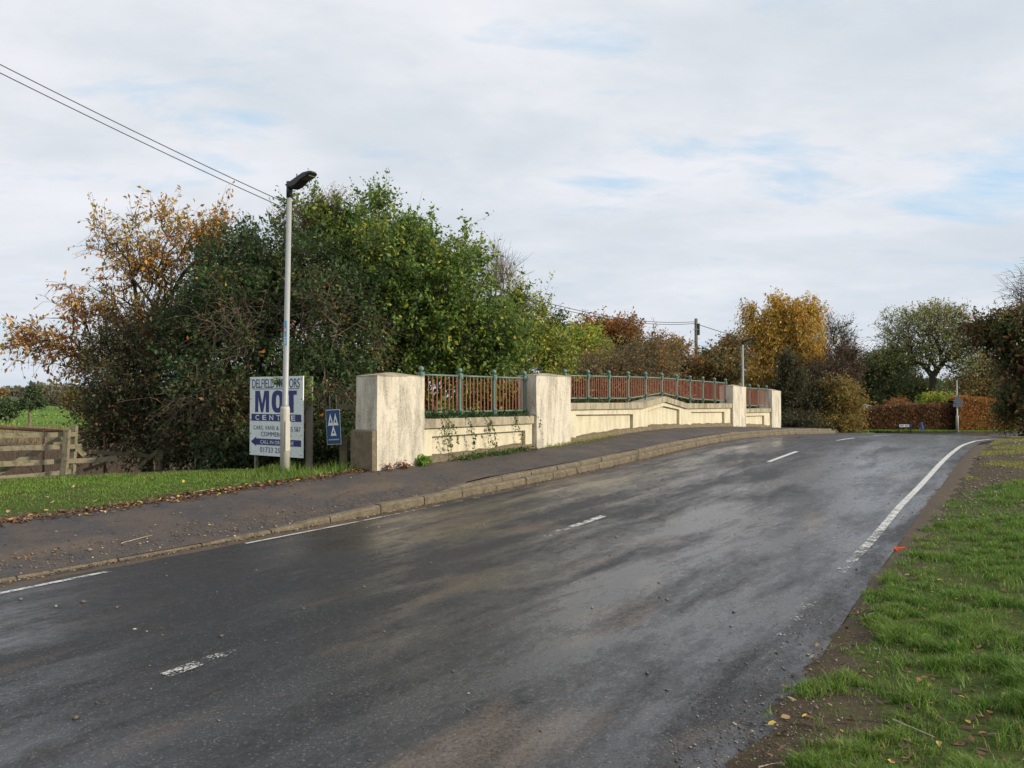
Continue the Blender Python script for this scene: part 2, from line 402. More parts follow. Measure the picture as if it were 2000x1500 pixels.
L_green = leaves('green_leaves', [(3, G1), (4, G2), (2, G3), (1.5, YG)], [(2, G2), (3, YG), (1, G1), (.6, YEL)], .55, pr=(.48, .66), gain=1.65)
L_dark = leaves('dark_bramble_leaves', [(4, G3), (3, (.028, .05, .018)), (2, (.05, .05, .024)), (1.5, (.04, .065, .02)), (.03, ORG)], [(3, G3), (2, (.06, .05, .026)), (2, G1), (.9, ORG), (.3, YEL)], 1.1, pr=(.60, .66), gain=1.85)
L_ygreen = leaves('yellow_green_leaves', [(3, G2), (3, YG), (2, G1), (1, YEL)], [(3, YG), (2, YEL), (2, G2)], .7)
L_cherry = leaves('cherry_autumn_leaves', [(3, (.36, .20, .05)), (2, (.35, .14, .04)), (1.2, (.26, .07, .03)), (2, (.20, .15, .04))], [(3, (.31, .21, .05)), (3, (.17, .15, .035)), (1, (.34, .13, .04)), (1, (.36, .27, .05))], .5, pr=(.40, .56), gain=1.8)
L_bram = leaves('brown_bramble_leaves', [(3, (.075, .052, .03)), (3, (.05, .06, .022)), (2, G3), (1, BRN)], None)
L_russet = leaves('russet_leaves', [(3, (.22, .10, .035)), (3, BRN), (1, (.13, .11, .03)), (1, ORG)])
L_olive = leaves('olive_brown_leaves', [(3, (.11, .10, .035)), (3, (.14, .085, .035)), (2, (.085, .09, .03)), (1, (.24, .14, .04))], [(3, (.17, .10, .035)), (2, (.11, .09, .035)), (1, ORG)], .25)
L_lime = leaves('lime_leaves', [(4, (.20, .25, .03)), (2, (.13, .19, .03)), (1, YEL)])
L_birch = leaves('golden_birch_leaves', [(4, (.44, .27, .035)), (2, (.38, .25, .035)), (2, (.24, .19, .03)), (.5, ORG)], [(3, (.20, .17, .035)), (3, (.40, .22, .035))], .3)
L_spread = leaves('olive_spreading_leaves', [(3, (.16, .18, .06)), (2, (.13, .15, .05)), (2, (.20, .17, .06))], gain=1.8)
L_far = leaves('distant_green_leaves', [(3, (.075, .095, .035)), (2, (.055, .07, .03)), (1, (.12, .10, .04))])
L_beech = leaves('beech_hedge_leaves', [(3, (.24, .115, .035)), (3, (.17, .075, .03)), (1, (.12, .12, .03)), (1, ORG)], [(3, (.15, .13, .03)), (2, (.20, .11, .035))], .25)
L_conifer = leaves('conifer_needles', [(3, (.035, .06, .03)), (2, (.055, .08, .03)), (1, (.08, .10, .035))], trans=.1)
L_rightree = leaves('dark_rust_green_leaves', [(3, (.05, .07, .025)), (3, (.16, .07, .032)), (1, (.11, .10, .035))], [(3, G3), (1, G1)], .3, gain=1.7)
L_ivy = leaves('ivy_leaves', [(3, (.02, .045, .015)), (2, (.04, .075, .02))])
L_litter = leaves('fallen_leaves', gain=1.1, cols=[(3, (.13, .06, .028)), (2, (.22, .11, .05)), (2, (.07, .04, .025)), (.6, (.50, .36, .06)), (1, (.30, .20, .12))], trans=.1)
L_wood = leaves('haze_paled_woodland', [(3, (.12, .11, .075)), (2, (.15, .125, .08)), (2, (.09, .095, .065))])  # grey-brown autumn wood, colours paled to stand for distance haze
def grass_mat(name, a, b, dry):
    return leaves(name, [(5, a), (4, b), (1, dry), (2, tuple(x * .7 for x in a))], [(3, b), (2, dry), (3, a)], .9, .5, .3, gain=1.4)
grass_m = grass_mat('grass_blades', (.085, .175, .022), (.125, .215, .028), (.26, .22, .07))
grass_r = grass_mat('verge_grass_blades', (.075, .160, .020), (.115, .195, .026), (.22, .20, .07))
grass_dry = grass_mat('mossy_grass_blades', (.17, .20, .035), (.22, .21, .04), (.28, .22, .08))
reed_m = leaves('dry_reeds', [(3, (.22, .15, .09)), (2, (.30, .22, .13)), (1, (.13, .13, .05))])

def ground_mat():
    t = mat('ground_cover')
    gr = t.new('ShaderNodeAttribute', attribute_name='grass').outputs['Fac']
    n = t.noise(t.pos, 3.5, 6, .7); f = t.noise(t.pos, 40, 5, .75); far = t.noise(t.pos, .12, 5, .6)
    soil = t.mix(n, (.055, .040, .027), (.115, .086, .058))
    soil = t.mix(t.ramp(t.noise(t.pos, 14, 5, .7), [(.48, 0), (.62, .55)]), soil, (.075, .085, .028))
    soil = t.mix(t.ramp(f, [(.55, 0), (.7, .6)]), soil, (.24, .19, .13))
    gn = t.noise(t.pos, 26, 6, .8); g = t.mix(t.ramp(gn, [(.38, 0), (.6, 1)]), (.028, .042, .013), (.085, .105, .028))
    rd = t.new('ShaderNodeVectorMath', operation='LENGTH', i_0=t.pos).outputs['Value']
    g = t.mix(t.ramp(t.math('DIVIDE', rd, 100.0), [(.5, 0), (.62, 1)]), g, t.mix(t.noise(t.pos, .5, 6, .7), (.075, .15, .022), (.125, .21, .035)))
    g = t.mix(t.math('MULTIPLY', far, .3), g, (.13, .17, .035))
    m = t.ramp(t.math('ADD', gr, t.math('MULTIPLY', t.math('SUBTRACT', n, .5), .9)), [(.4, 0), (.62, 1)])
    c = t.mix(m, soil, g)
    return setb(t, c, .95, t.math('ADD', n, t.math('MULTIPLY', f, .5)), .04, 1, .15)
ground_m = ground_mat()

# ------------------------------------------------------------------ ground sheet
def grid_axes(lo, hi, fine, far, step):
    a = list(np.arange(fine[0], fine[1], step)); x = fine[1]; st = step
    while x < hi: a.append(x); st *= 1.13; x += st
    a.append(hi); x = fine[0] - step; st = step; b = []
    while x > lo: b.append(x); st *= 1.13; x -= st
    b.append(lo); return np.array(sorted(b) + a)
gx = grid_axes(-2500, 2500, (-14, 20), 0, .2); gy = grid_axes(-400, 3500, (1, 40), 0, .2)
X, Y = np.meshgrid(gx, gy); Z = groundz(X, Y)
inr = in_poly(X, Y, ROADPOLY); s_, d_ = SD(X, Y)
Z = np.where(inr & (s_ > 24), ROADZ(s_) - .05, Z)
Z = Z - .0
nx_, ny_ = len(gx), len(gy); idx = np.arange(nx_ * ny_).reshape(ny_, nx_)
F = np.stack([idx[:-1, :-1], idx[:-1, 1:], idx[1:, 1:], idx[1:, :-1]], -1).reshape(-1, 4)
me = np_mesh('ground', np.stack([X, Y, Z], -1).reshape(-1, 3), F, True)
ROADC = None
def grass_density(x, y):
    """how green the ground is, 0..1"""
    s, d = SD(x, y); nz = fbm(x, y, 1.1, 21); n2 = fbm(x, y, 3.1, 22)
    redge = itp(s, [(-5, -1.0), (1, -.98), (4, -.92), (6, -1.12), (9, -1.25), (12, -1.2), (14, -1.0), (16, -.2), (17, .8), (18, 2.2), (60, 6)])
    near = ss(0, 1.2, d - redge)            # worn towards the road
    r = ss(-.05, .25, d - redge + (n2 - .5) * .9) * np.clip(.78 + near * .8 + (nz - .5) * 2.2, 0, 1)
    ledge = itp(s, [(-5, -9.0), (2, -9.0), (3.6, -9.25), (9.2, -9.25), (9.6, -9.0)])
    wornL = itp(s, [(2, .9), (5, .45), (8, .12)])
    l = ss(0, .5 + wornL, ledge - d + (n2 - .5) * .6) * np.clip(1.0 - .5 * (nz < .40) * ss(7, 3, s), 0, 1)
    ed = itp(s, [(-30, -13.95), (5.0, -13.85), (5.8, -13.65), (6.8, -13.05), (8.2, -11.6), (9.2, -9.6), (34, -9.6)])
    l = l * ss(-.2, .2, d - ed)
    g = np.where(d > -4.5, r, l)
    rr = np.hypot(x, y)
    g = np.where(rr > 42, np.maximum(g * 0, ss(60, 68, rr) * .9), g)
    g = np.where((rr > 42) & (x > 5), .8, g)
    return g
ga = me.attributes.new('grass', 'FLOAT', 'POINT'); ga.data.foreach_set('value', grass_density(X, Y).ravel().astype(np.float32))
tag(link('ground', me, ground_m), kind='structure')

# ------------------------------------------------------------------ road, footway, kerbs, markings
M_ = 18; t_ = np.linspace(0, 1, M_ + 1)
V = []
for (lx, ly), (rx, ry) in zip(ROAD_L, ROAD_R):
    xs = lx + (rx - lx) * t_; ys = ly + (ry - ly) * t_; s0, d0 = SD(xs, ys)
    V.append(np.c_[xs, ys, ROADZ(s0) + .05 * np.sin(t_ * math.pi) * 0.6 - .012])
V = np.array(V); n0 = len(V); ii = np.arange(n0 * (M_ + 1)).reshape(n0, M_ + 1)
F = np.stack([ii[:-1, :-1], ii[:-1, 1:], ii[1:, 1:], ii[1:, :-1]], -1).reshape(-1, 4)[:, ::-1]
tag(link('road', np_mesh('road', V.reshape(-1, 3), F, True), road_m), kind='structure')
def road_surface(s, d):
    dl = itp(s, [(-14, -7.1), (0, -7.45), (3, -7.52), (14, -7.55), (36, -7.55)])
    dr = itp(s, [(-14, -1.0), (3, -1.03), (6.5, -1.2), (12, -1.33), (20, -1.4), (26, -1.4), (40, -1.0)])
    t = np.clip((d - dl) / (dr - dl), 0, 1)
    return ROADZ(s) + .03 * np.sin(t * math.pi) - .012

def kerb_d(s): return itp(s, [(-14, -7.0), (0, -7.38), (3, -7.45), (6, -7.47), (14, -7.5), (40, -7.5)])
def low_h(s): return itp(s, [(-14, .012), (5.4, .014), (7.8, .11), (40, .11)])
def up_h(s): return itp(s, [(-14, 0), (9.0, 0), (10.3, .09), (40, .09)])
svals = np.arange(-14, 37.01, .5)
Vf = []; 
for s in svals:
    kd = kerb_d(s) - float(itp(s, [(5.0, .03), (7.2, .128), (9.4, .135), (9.6, .26)])); zi = ROADZ(s) + low_h(s) + up_h(s) + float(itp(s, [(5.0, .004), (7.2, -.004)]))
    row = []
    for t in np.linspace(0, 1, 7):
        d = kd + (-9.24 - kd) * t; row.append(W(s, d, zi + (max(PAVZ(s), zi) - zi) * t ** .8 + (fbm(s, d, 2, 31) - .5) * .015 * (0 < t < 1)))
    Vf.append(row)
Vf = np.array(Vf); ii = np.arange(len(svals) * 7).reshape(-1, 7)
F = np.stack([ii[:-1, :-1], ii[:-1, 1:], ii[1:, 1:], ii[1:, :-1]], -1).reshape(-1, 4)
tag(link('footway', np_mesh('footway', Vf.reshape(-1, 3), F, True), pave_m), kind='structure')

def kerb_stone(s0, s1, h0a, h0b, dfront, width, zfa, zfb):
    bm = bmesh.new(); g = .008
    vs = []
    for s, zb, h in ((s0 + g, zfa, h0a), (s1 - g, zfb, h0b)):
        df = float(dfront(s)); b0 = float(ROADZ(s)) + zb
        vs.append([bm.verts.new(W(s, df, b0 - .15)), bm.verts.new(W(s, df, b0 + max(h - .025, .002))), bm.verts.new(W(s, df - .02, b0 + h)), bm.verts.new(W(s, df - width, b0 + h + .004)), bm.verts.new(W(s, df - width, b0 - .15))])
    j1, j2, j3 = random.uniform(-.006, .006), random.uniform(-.006, .006), random.uniform(-.007, .007)
    for q in vs[0]: q.co += Vector((NX * j1, NY * j1, j3))
    for q in vs[1]: q.co += Vector((NX * j2, NY * j2, j3))
    a, b = vs; n = 5
    bm.faces.new(a); bm.faces.new(b[::-1])
    for i in range(n): bm.faces.new((a[i], b[i], b[(i + 1) % n], a[(i + 1) % n]))
    return bm
kl = empty('kerb', W(12, -7.5, 0), label='long run of tan concrete kerb stones along the road edge by the footway', cat='kerb')
def kerbs(start, end, hf, dfun, zf, name, parent):
    s = start; k = 0
    while s < end - .1:
        e = min(s + .914, end)
        bm = kerb_stone(s, e, float(hf(s)), float(hf(e)), dfun, .125, float(zf(s)), float(zf(e)))
        o = bm_obj(name, bm, kerb_m, None, bevel=.006); o.parent = parent; o.matrix_parent_inverse = Matrix.Translation(-parent.location); s = e; k += 1
kerbs(-6, 36.5, low_h, kerb_d, lambda s: 0, 'kerb_stone', kl)
ku = empty('kerb', W(20, -7.65, 0), label='upper kerb course stepped above the roadside kerb beside the bridge footway', cat='kerb')
kerbs(9.0, 36.3, up_h, lambda s: kerb_d(s) - .135, lambda s: low_h(s) - .012, 'kerb_stone', ku)

def marking(name, pts, width, wear, seg=.12, cross=2):
    """pts [(s,d)] polyline"""
    p = np.array(pts, float); L = np.r_[0, np.cumsum(np.hypot(*np.diff(p, axis=0).T))]; n = max(2, int(L[-1] / seg))
    t = np.linspace(0, L[-1], n); S = np.interp(t, L, p[:, 0]); D = np.interp(t, L, p[:, 1]); wv = np.interp(t, L, wear) if not isinstance(wear, (int, float)) else np.full(n, wear)
    V = []; WR = []
    for i in range(n):
        i0, i1 = max(i - 1, 0), min(i + 1, n - 1); a = np.array([S[i1] - S[i0], D[i1] - D[i0]]); a /= np.hypot(*a); nn = np.array([-a[1], a[0]])
        for c in np.linspace(-.5, .5, cross + 1):
            s, d = S[i] + nn[0] * width * c, D[i] + nn[1] * width * c
            V.append(W(s, d, MZ(s, d) + .005)); WR.append(wv[i])
    ii = np.arange(len(V)).reshape(n, cross + 1)
    F = np.stack([ii[:-1, :-1], ii[:-1, 1:], ii[1:, 1:], ii[1:, :-1]], -1).reshape(-1, 4)
    me = np_mesh(name, np.array(V), F); a = me.attributes.new('wear', 'FLOAT', 'POINT'); a.data.foreach_set('value', np.array(WR, np.float32))
    return tag(link(name, me, paint), kind='structure')
def margin(name, label, s0, s1, dc, wd_, hgt, seed, m, amp=.5, zf=None):
    zf = zf or MZ
    # low ridge of mud whose skirts dive under the surfaces on both sides, so its outline is ragged
    ns = int((s1 - s0) / .05); nd = int(wd_ / .04); V = []
    S_, D_ = np.meshgrid(np.linspace(s0, s1, ns), np.linspace(-wd_ / 2, wd_ / 2, nd), indexing='ij'); Dd = D_ + dc(S_)
    xx = S_ * TX + Dd * NX; yy2 = S_ * TY + Dd * NY
    nzz = fbm(xx, yy2, 1.6, seed, 5) - .5; n2z = fbm(xx, yy2, 11, seed + 3, 3) - .5
    prof = 1 - (np.abs(D_) / (wd_ / 2)) ** 1.5
    z = np.array([[zf(a, b) for a, b in zip(ra, rb_)] for ra, rb_ in zip(S_, Dd)]) + hgt * (prof * 1.0 - .55 + nzz * 2 * amp + n2z * .5)
    ii = np.arange(ns * nd).reshape(ns, nd); F = np.stack([ii[:-1, :-1], ii[:-1, 1:], ii[1:, 1:], ii[1:, :-1]], -1).reshape(-1, 4)[:, ::-1]
    return tag(link(name, np_mesh(name, np.stack([xx, yy2, z], -1).reshape(-1, 3), F, True), m), kind='structure')
# exact height of the road sheet under a point, by ray cast
from mathutils.bvhtree import BVHTree
_dg = bpy.context.evaluated_depsgraph_get()
ROADB = BVHTree.FromObject(bpy.data.objects['road'], _dg)
def MZ(s, d):
    x, y, _ = W(s, d); h = ROADB.ray_cast(Vector((x, y, 10)), Vector((0, 0, -1)))
    return h[0].z if h[0] is not None else float(road_surface(s, d))
def MZ2(s, d): return MZ(s, d) if d > -7.47 else float(ROADZ(s) + low_h(s)) - .004
mud_t = mat('gutter_mud'); _n = mud_t.noise(mud_t.pos, 30, 6, .8); _c = mud_t.mix(_n, (.045, .032, .022), (.14, .105, .07)); _c = mud_t.mix(mud_t.ramp(mud_t.noise(mud_t.pos, 90, 4, .8), [(.58, 0), (.68, .8)]), _c, (.26, .21, .15))
mud_m = setb(mud_t, _c, .8, _n, .015, 1, .3)
margin('road_margin', '', 0, 24, lambda s: itp(s, [(0, -.78), (3, -.80), (6.5, -.98), (12, -1.14), (20, -1.2), (24, -1.2)]), .62, .035, 61, mud_m, .55)
margin('gutter', '', -3, 30, lambda s: itp(s, [(-3, -7.22), (3, -7.26), (8, -7.40), (30, -7.40)]), .26, .026, 63, mud_m, .55)
margin('kerb_silt', '', -3, 6, lambda s: itp(s, [(-3, -7.52), (3, -7.56), (6, -7.64)]), .24, .022, 67, mud_m, .6, MZ2)
redge = [(6.4, -1.5), (9, -1.53), (12, -1.62), (17.3, -1.67), (23, -1.68), (27.2, -1.62), (30, -1.35), (33.4, -.75), (37, .5), (40, 2.2)]
marking('edge_line', redge, .09, [1.05, .62, .45, .35, .4, .35, .35, .4, .4, .4])
marking('edge_line', [(3.2, -1.3), (6.4, -1.5)], .11, [1.12, .85])
ledge = [(-3, -6.75), (2.3, -6.98), (3.9, -7.08)]
marking('edge_line', [(2.6, -6.98), (3.75, -7.06)], .07, [.5, .6])
marking('edge_line', [(5.3, -7.17), (8, -7.25), (12, -7.27), (20, -7.3), (30, -7.3)], .055, [.35, .7, .9, .95, 1.0])
for a, b, wr in (((2.5, -4.1), (3.2, -4.18), [.62, 1.02]), ((3.0, -4.16), (6.9, -4.55), [1.1, 1.12]), ((7.0, -4.6), (9.0, -4.72), [.98, .45]), ((13.0, -4.74), (16.6, -4.76), [1.05, .85]), ((16.6, -4.76), (19.0, -4.78), [.3, .1]), ((23.5, -4.8), (26.2, -4.83), [.6, .15]), ((29.5, -4.8), (32, -4.6), [.3, .3])):
    marking('centre_line', [a, b], .10, wr)

# ------------------------------------------------------------------ bridge: pillars, parapet walls, railings
def YtoS(Yv, dd): return (Yv + dd * .5657) / .8246      # Y = .8246 s - .5657 d
FP = -9.13; FW = -9.22; FR = -9.30; RL = -9.42
def pillar(label, Y0, Y1, top0, top1, first=False):
    s0, s1 = YtoS(Y0, FP), YtoS(Y1, FP); b0, b1 = float(PAVZ(s0)) - .45, float(PAVZ(s1)) - .45
    root = empty('bridge_pillar', W((s0 + s1) / 2, FP - .25, float(PAVZ(s0))), label=label, cat='pillar', group='rendered pillars of the bridge parapet')
    inv = Matrix.Translation(-root.location)
    bm = bmesh.new(); poly = [(s0, b0), (s1, b1), (s1, top1), (s0, top0)]
    add_prism(bm, poly, FP, FP - .5)
    bmesh.ops.subdivide_edges(bm, edges=bm.edges[:], cuts=7, use_grid_fill=True)
    for v in bm.verts:
        v.co += Vector((mnoise.noise(v.co * 3.1), mnoise.noise(v.co * 3.1 + Vector((5, 1, 2))), mnoise.noise(v.co * 2.9 + Vector((9, 4, 7))))) * .012
    o = bm_obj('shaft', bm, cream, root, smooth=False); o.matrix_parent_inverse = inv
    bm = bmesh.new(); e = .002
    vs = [bm.verts.new(W(s, d, z)) for s, d, z in ((s0 - e, FP + e, top0 - .004), (s1 + e, FP + e, top1 - .004), (s1 + e, FP - .5 - e, top1 - .004), (s0 - e, FP - .5 - e, top0 - .004))]
    vt = [bm.verts.new(W(v[0], v[1], v[2])) for v in ((s0 - e, FP + e, top0 + .012), (s1 + e, FP + e, top1 + .012), (s1 + e, FP - .5 - e, top1 + .012), (s0 - e, FP - .5 - e, top0 + .012))]
    m0 = s0 + (s1 - s0) * .42; m1 = s0 + (s1 - s0) * .58
    ra = bm.verts.new(W(m0, FP - .25, (top0 + top1) / 2 + .075)); rb = bm.verts.new(W(m1, FP - .25, (top0 + top1) / 2 + .075))
    for i in range(4): bm.faces.new((vs[i], vs[(i + 1) % 4], vt[(i + 1) % 4], vt[i]))
    bm.faces.new(vs[::-1]); bm.faces.new((vt[0], vt[1], rb, ra)); bm.faces.new((vt[1], vt[2], rb)); bm.faces.new((vt[2], vt[3], ra, rb)); bm.faces.new((vt[3], vt[0], ra))
    o = bm_obj('cap', bm, coping_m, root); o.matrix_parent_inverse = inv
    if first:
        bm = bmesh.new(); add_prism(bm, [(s0 - .10, b0), (s0 + .02, b0), (s0 + .02, 1.05), (s0 - .10, 1.03)], FP - .012, FP - .50 - .03)
        o = bm_obj('plinth_block', bm, rough_m, root, bevel=.02); o.matrix_parent_inverse = inv
    return s0, s1
P1 = pillar('near end pillar beside the blue hanging sign, with a low grey block at its foot', 12.85, 13.84, 1.95, 1.955, True)
P2 = pillar('streaked pillar between the ivy trailed wall and the long gabled wall', 16.93, 18.17, 2.065, 2.07)
P3 = pillar('grey streaked pillar where the gabled wall meets the short far wall', 27.8, 29.05, 1.99, 1.96)
P4 = pillar('last and farthest pillar, at the end of the short far wall', 31.87, 32.95, 1.87, 1.84)

def wall(label, sa, sb, top, thick, recesses, gab=None):
    """top: function s->z of coping top; recesses [(s0,s1,topfn,closed_left)]"""
    root = empty('parapet_wall', W((sa + sb) / 2, FW, float(PAVZ((sa + sb) / 2))), label=label, cat='wall', group='cream parapet walls of the bridge')
    inv = Matrix.Translation(-root.location)
    def add(name, bm, m, bevel=0):
        o = bm_obj(name, bm, m, root, bevel=bevel); o.matrix_parent_inverse = inv; return o
    brk = sorted({sa, sb} | {x for x in (gab or []) if sa < x < sb} | {r[i] for r in recesses for i in (0, 1)} | {r[3] for r in recesses if r[3]})
    bm = bmesh.new()
    # backing slab behind everything
    for a, b in zip(brk, brk[1:]):
        za, zb = top(a) - thick + .002, top(b) - thick + .002
        add_prism(bm, [(a, float(PAVZ(a)) - .5), (b, float(PAVZ(b)) - .5), (b, zb), (a, za)], FR, FR - .32)
        rc = [r for r in recesses if r[0] <= a + 1e-6 and b <= r[1] + 1e-6]
        if rc: add_prism(bm, [(a, rc[0][2](a)), (b, rc[0][2](b)), (b, zb), (a, za)], FW, FR + .0005)
        else: add_prism(bm, [(a, float(PAVZ(a)) - .5), (b, float(PAVZ(b)) - .5), (b, zb), (a, za)], FW, FR + .0005)
    add('wall_face', bm, cream_wall)
    bm = bmesh.new(); pc = sorted({sa, sb} | {x for x in (gab or []) if sa < x < sb})
    # coping in stones about 1.2 m long
    out = []
    for a, b in zip(pc, pc[1:]):
        n = max(1, round((b - a) / 1.15))
        for i in range(n): out.append((a + (b - a) * i / n, a + (b - a) * (i + 1) / n))
    for a, b in out:
        g = .003; dz = random.uniform(-.004, .004)
        add_prism(bm, [(a + g, top(a) - thick), (b - g, top(b) - thick), (b - g, top(b) + dz), (a + g, top(a) + dz)], FW + .06 + random.uniform(-.003, .003), FR - .345)
    add('coping', bm, coping_m, .008)
    bm = bmesh.new(); n = int((sb - sa) / .12); prev = None
    for i in range(n):          # rough foot of the wall
        a, b = sa + (sb - sa) * i / n, sa + (sb - sa) * (i + 1) / n
        h = lambda s: float(PAVZ(s)) + .05 + .10 * fbm(np.array(s), np.array(3.0), 2.5, 5).item()
        pr = lambda s: FW + .03 + .05 * fbm(np.array(s), np.array(9.0), 3.5, 6).item()
        cur = [W(a, pr(a) + .03, float(PAVZ(a)) - .1), W(a, pr(a), h(a)), W(a, FR + .004, h(a) + .03)]
        nxt = [W(b, pr(b) + .03, float(PAVZ(b)) - .1), W(b, pr(b), h(b)), W(b, FR + .004, h(b) + .03)]
        va = [bm.verts.new(c) for c in cur] if prev is None else prev; vb = [bm.verts.new(c) for c in nxt]
        for k in range(2): bm.faces.new((va[k], vb[k], vb[k + 1], va[k + 1]))
        prev = vb
    o = add('plinth', bm, rough_m)
    return root
lin = lambda pts: (lambda s: float(itp(s, pts)))
S = lambda Yv: YtoS(Yv, FW)
wall('cream wall trailed with bramble between the near end pillar and the streaked pillar', P1[1] + .004, P2[0] - .05, lin([(P1[1], 1.19), (P2[0], 1.18)]), .165,
     [(S(14.15), S(16.72), lin([(0, .875), (40, .85)]), None)])
gb = [S(21.6), S(22.9), S(24.3)]
wall('long cream wall with a shallow gable rising in its middle', P2[1] + .004, P3[0] - .004, lin([(P2[1], 1.455), (gb[0], 1.432), (gb[1], 1.612), (gb[2], 1.388), (P3[0], 1.36)]), .165,
     [(S(18.55), S(21.16), lin([(S(18.5), 1.17), (S(21.2), 1.12)]), None),
      (S(21.94), S(23.88), lin([(S(21.94), 1.20), (gb[1], 1.325), (S(23.88), 1.205)]), gb[1]),
      (S(24.7), S(27.3), lin([(S(24.7), 1.11), (S(27.3), 1.07)]), None)], gb)
wall('short far cream wall between the last two pillars', P3[1] + .004, P4[0] - .004, lin([(P3[1], 1.145), (P4[0], 1.12)]), .15,
     [(S(29.35), S(31.25), lin([(S(29.3), .87), (S(31.3), .84)]), None)])

TV = Vector((TX, TY, 0)); NV = Vector((NX, NY, 0))
def post_mesh(name, zb, zt, foot):
    """column from bottom rail zb to top rail zt (relative to zb=0)"""
    h = zt - zb; bm = bmesh.new(); rot = Matrix.Rotation(math.atan2(TY, TX), 3, 'Z')
    add_tube(bm, [(0, 0, .03), (0, 0, .06), (0, 0, h / 2), (0, 0, h - .05), (0, 0, h - .03)], [.040, .036, .034, .036, .040], 14)
    for zc_ in (0, h):
        add_box(bm, (0, 0, zc_), (.098, .098, .098), rot)
        for dv in (TV, -TV, NV, -NV): add_cyl(bm, dv * .052, .033, .014, dv, 12); 
        for dv in (NV,): pass
        bmesh.ops.translate(bm, verts=[], vec=(0, 0, 0))
    # move the roundels of the upper box
    add_tube(bm, [(0, 0, -.045), (0, 0, -.06), (0, 0, -foot)], [.030, .026, .026], 10)
    add_tube(bm, [(0, 0, -foot + .02), (0, 0, -foot)], [.045, .05], 10)
    for dv in (NV, -NV, TV, -TV): add_cyl(bm, dv * .052 + Vector((0, 0, h)), .033, .014, dv, 12)
    add_tube(bm, [(0, 0, h + .045), (0, 0, h + .052), (0, 0, h + .06)], [.045, .036, .022], 12)
    bmesh.ops.recalc_face_normals(bm, faces=bm.faces)
    me = bpy.data.meshes.new(name); bm.to_mesh(me); bm.free(); return me
bm = bmesh.new(); add_sphere(bm, (0, 0, 0), .054, 16, 10); BALL = bpy.data.meshes.new('ball_finial'); bm.to_mesh(BALL); bm.free()
for p in BALL.polygons: p.use_smooth = True
BALL.materials.append(green_m)
bm = bmesh.new(); add_tube(bm, [(0, 0, 0), (0, 0, 1)], .0095, 7, True); BAL = bpy.data.meshes.new('baluster'); bm.to_mesh(BAL); bm.free(); BAL.materials.append(red_m)
def railing(label, Ys, ztop, zbot, zcop, nb=9):
    Ss = [YtoS(y, RL) for y in Ys]; o0 = Vector(W(Ss[0], RL, zbot(Ys[0])))
    root = empty('bridge_railing', o0, label=label, cat='railing', group='green and red railings on the parapet')
    for i, (s, y) in enumerate(zip(Ss, Ys)):
        zt, zb = ztop(y), zbot(y); po = link('post', post_mesh('post', zb, zt, max(zb - zcop(y) + .005, .07)), green_m, root); po.location = Vector(W(s, RL, zb)) - o0
        bo = link('ball_finial', BALL, None, po); bo.location = (0, 0, zt - zb + .108)
        if i + 1 < len(Ss):
            s2, y2 = Ss[i + 1], Ys[i + 1]; zt2, zb2 = ztop(y2), zbot(y2)
            for nm, a, b in (('top_rail', zt, zt2), ('bottom_rail', zb, zb2)):
                bm = bmesh.new(); pa = Vector(W(s + .045, RL, a)) - o0; pb = Vector(W(s2 - .045, RL, b)) - o0
                add_tube(bm, [pa, pb], .019, 9); r_ = bm_obj(nm, bm, green_m, root, smooth=True)
            for k in range(nb):
                f = (k + .75) / (nb + .5); bo = link('baluster', BAL, None, root)
                za, zz = zb + (zb2 - zb) * f, zt + (zt2 - zt) * f
                bo.location = Vector(W(s + (s2 - s) * f, RL, za)) - o0; bo.scale = (1, 1, zz - za)
                bo.rotation_euler = (random.uniform(-.006, .006), random.uniform(-.006, .006), 0)
    return root
yy = lambda a, n: [a + .949 * i for i in range(n)]
railing('three bay railing over the bramble trailed wall, thick with ivy at its foot', yy(14.2, 4), lin([(14, 2.008), (17.1, 2.013)]), lin([(14, 1.307), (17.1, 1.30)]), lambda y: 1.185)
railing('long ten bay railing that rises over the gable of the middle wall', yy(18.5, 11),
        lin([(18.5, 2.11), (21.35, 2.153), (23.25, 2.172), (25.15, 2.137), (28, 2.104)]),
        lin([(18.5, 1.563), (21.35, 1.557), (22.3, 1.635), (23.25, 1.713), (24.2, 1.62), (25.15, 1.533), (28, 1.454)]),
        lambda y: lin([(18.2, 1.454), (21.6, 1.43), (22.9, 1.61), (24.3, 1.387), (27.8, 1.36)])(y) - .03)
railing('short far railing of three bays before the last pillar', yy(29.35, 4), lin([(29.3, 1.955), (32.3, 1.92)]), lin([(29.3, 1.272), (32.3, 1.215)]), lambda y: 1.125)

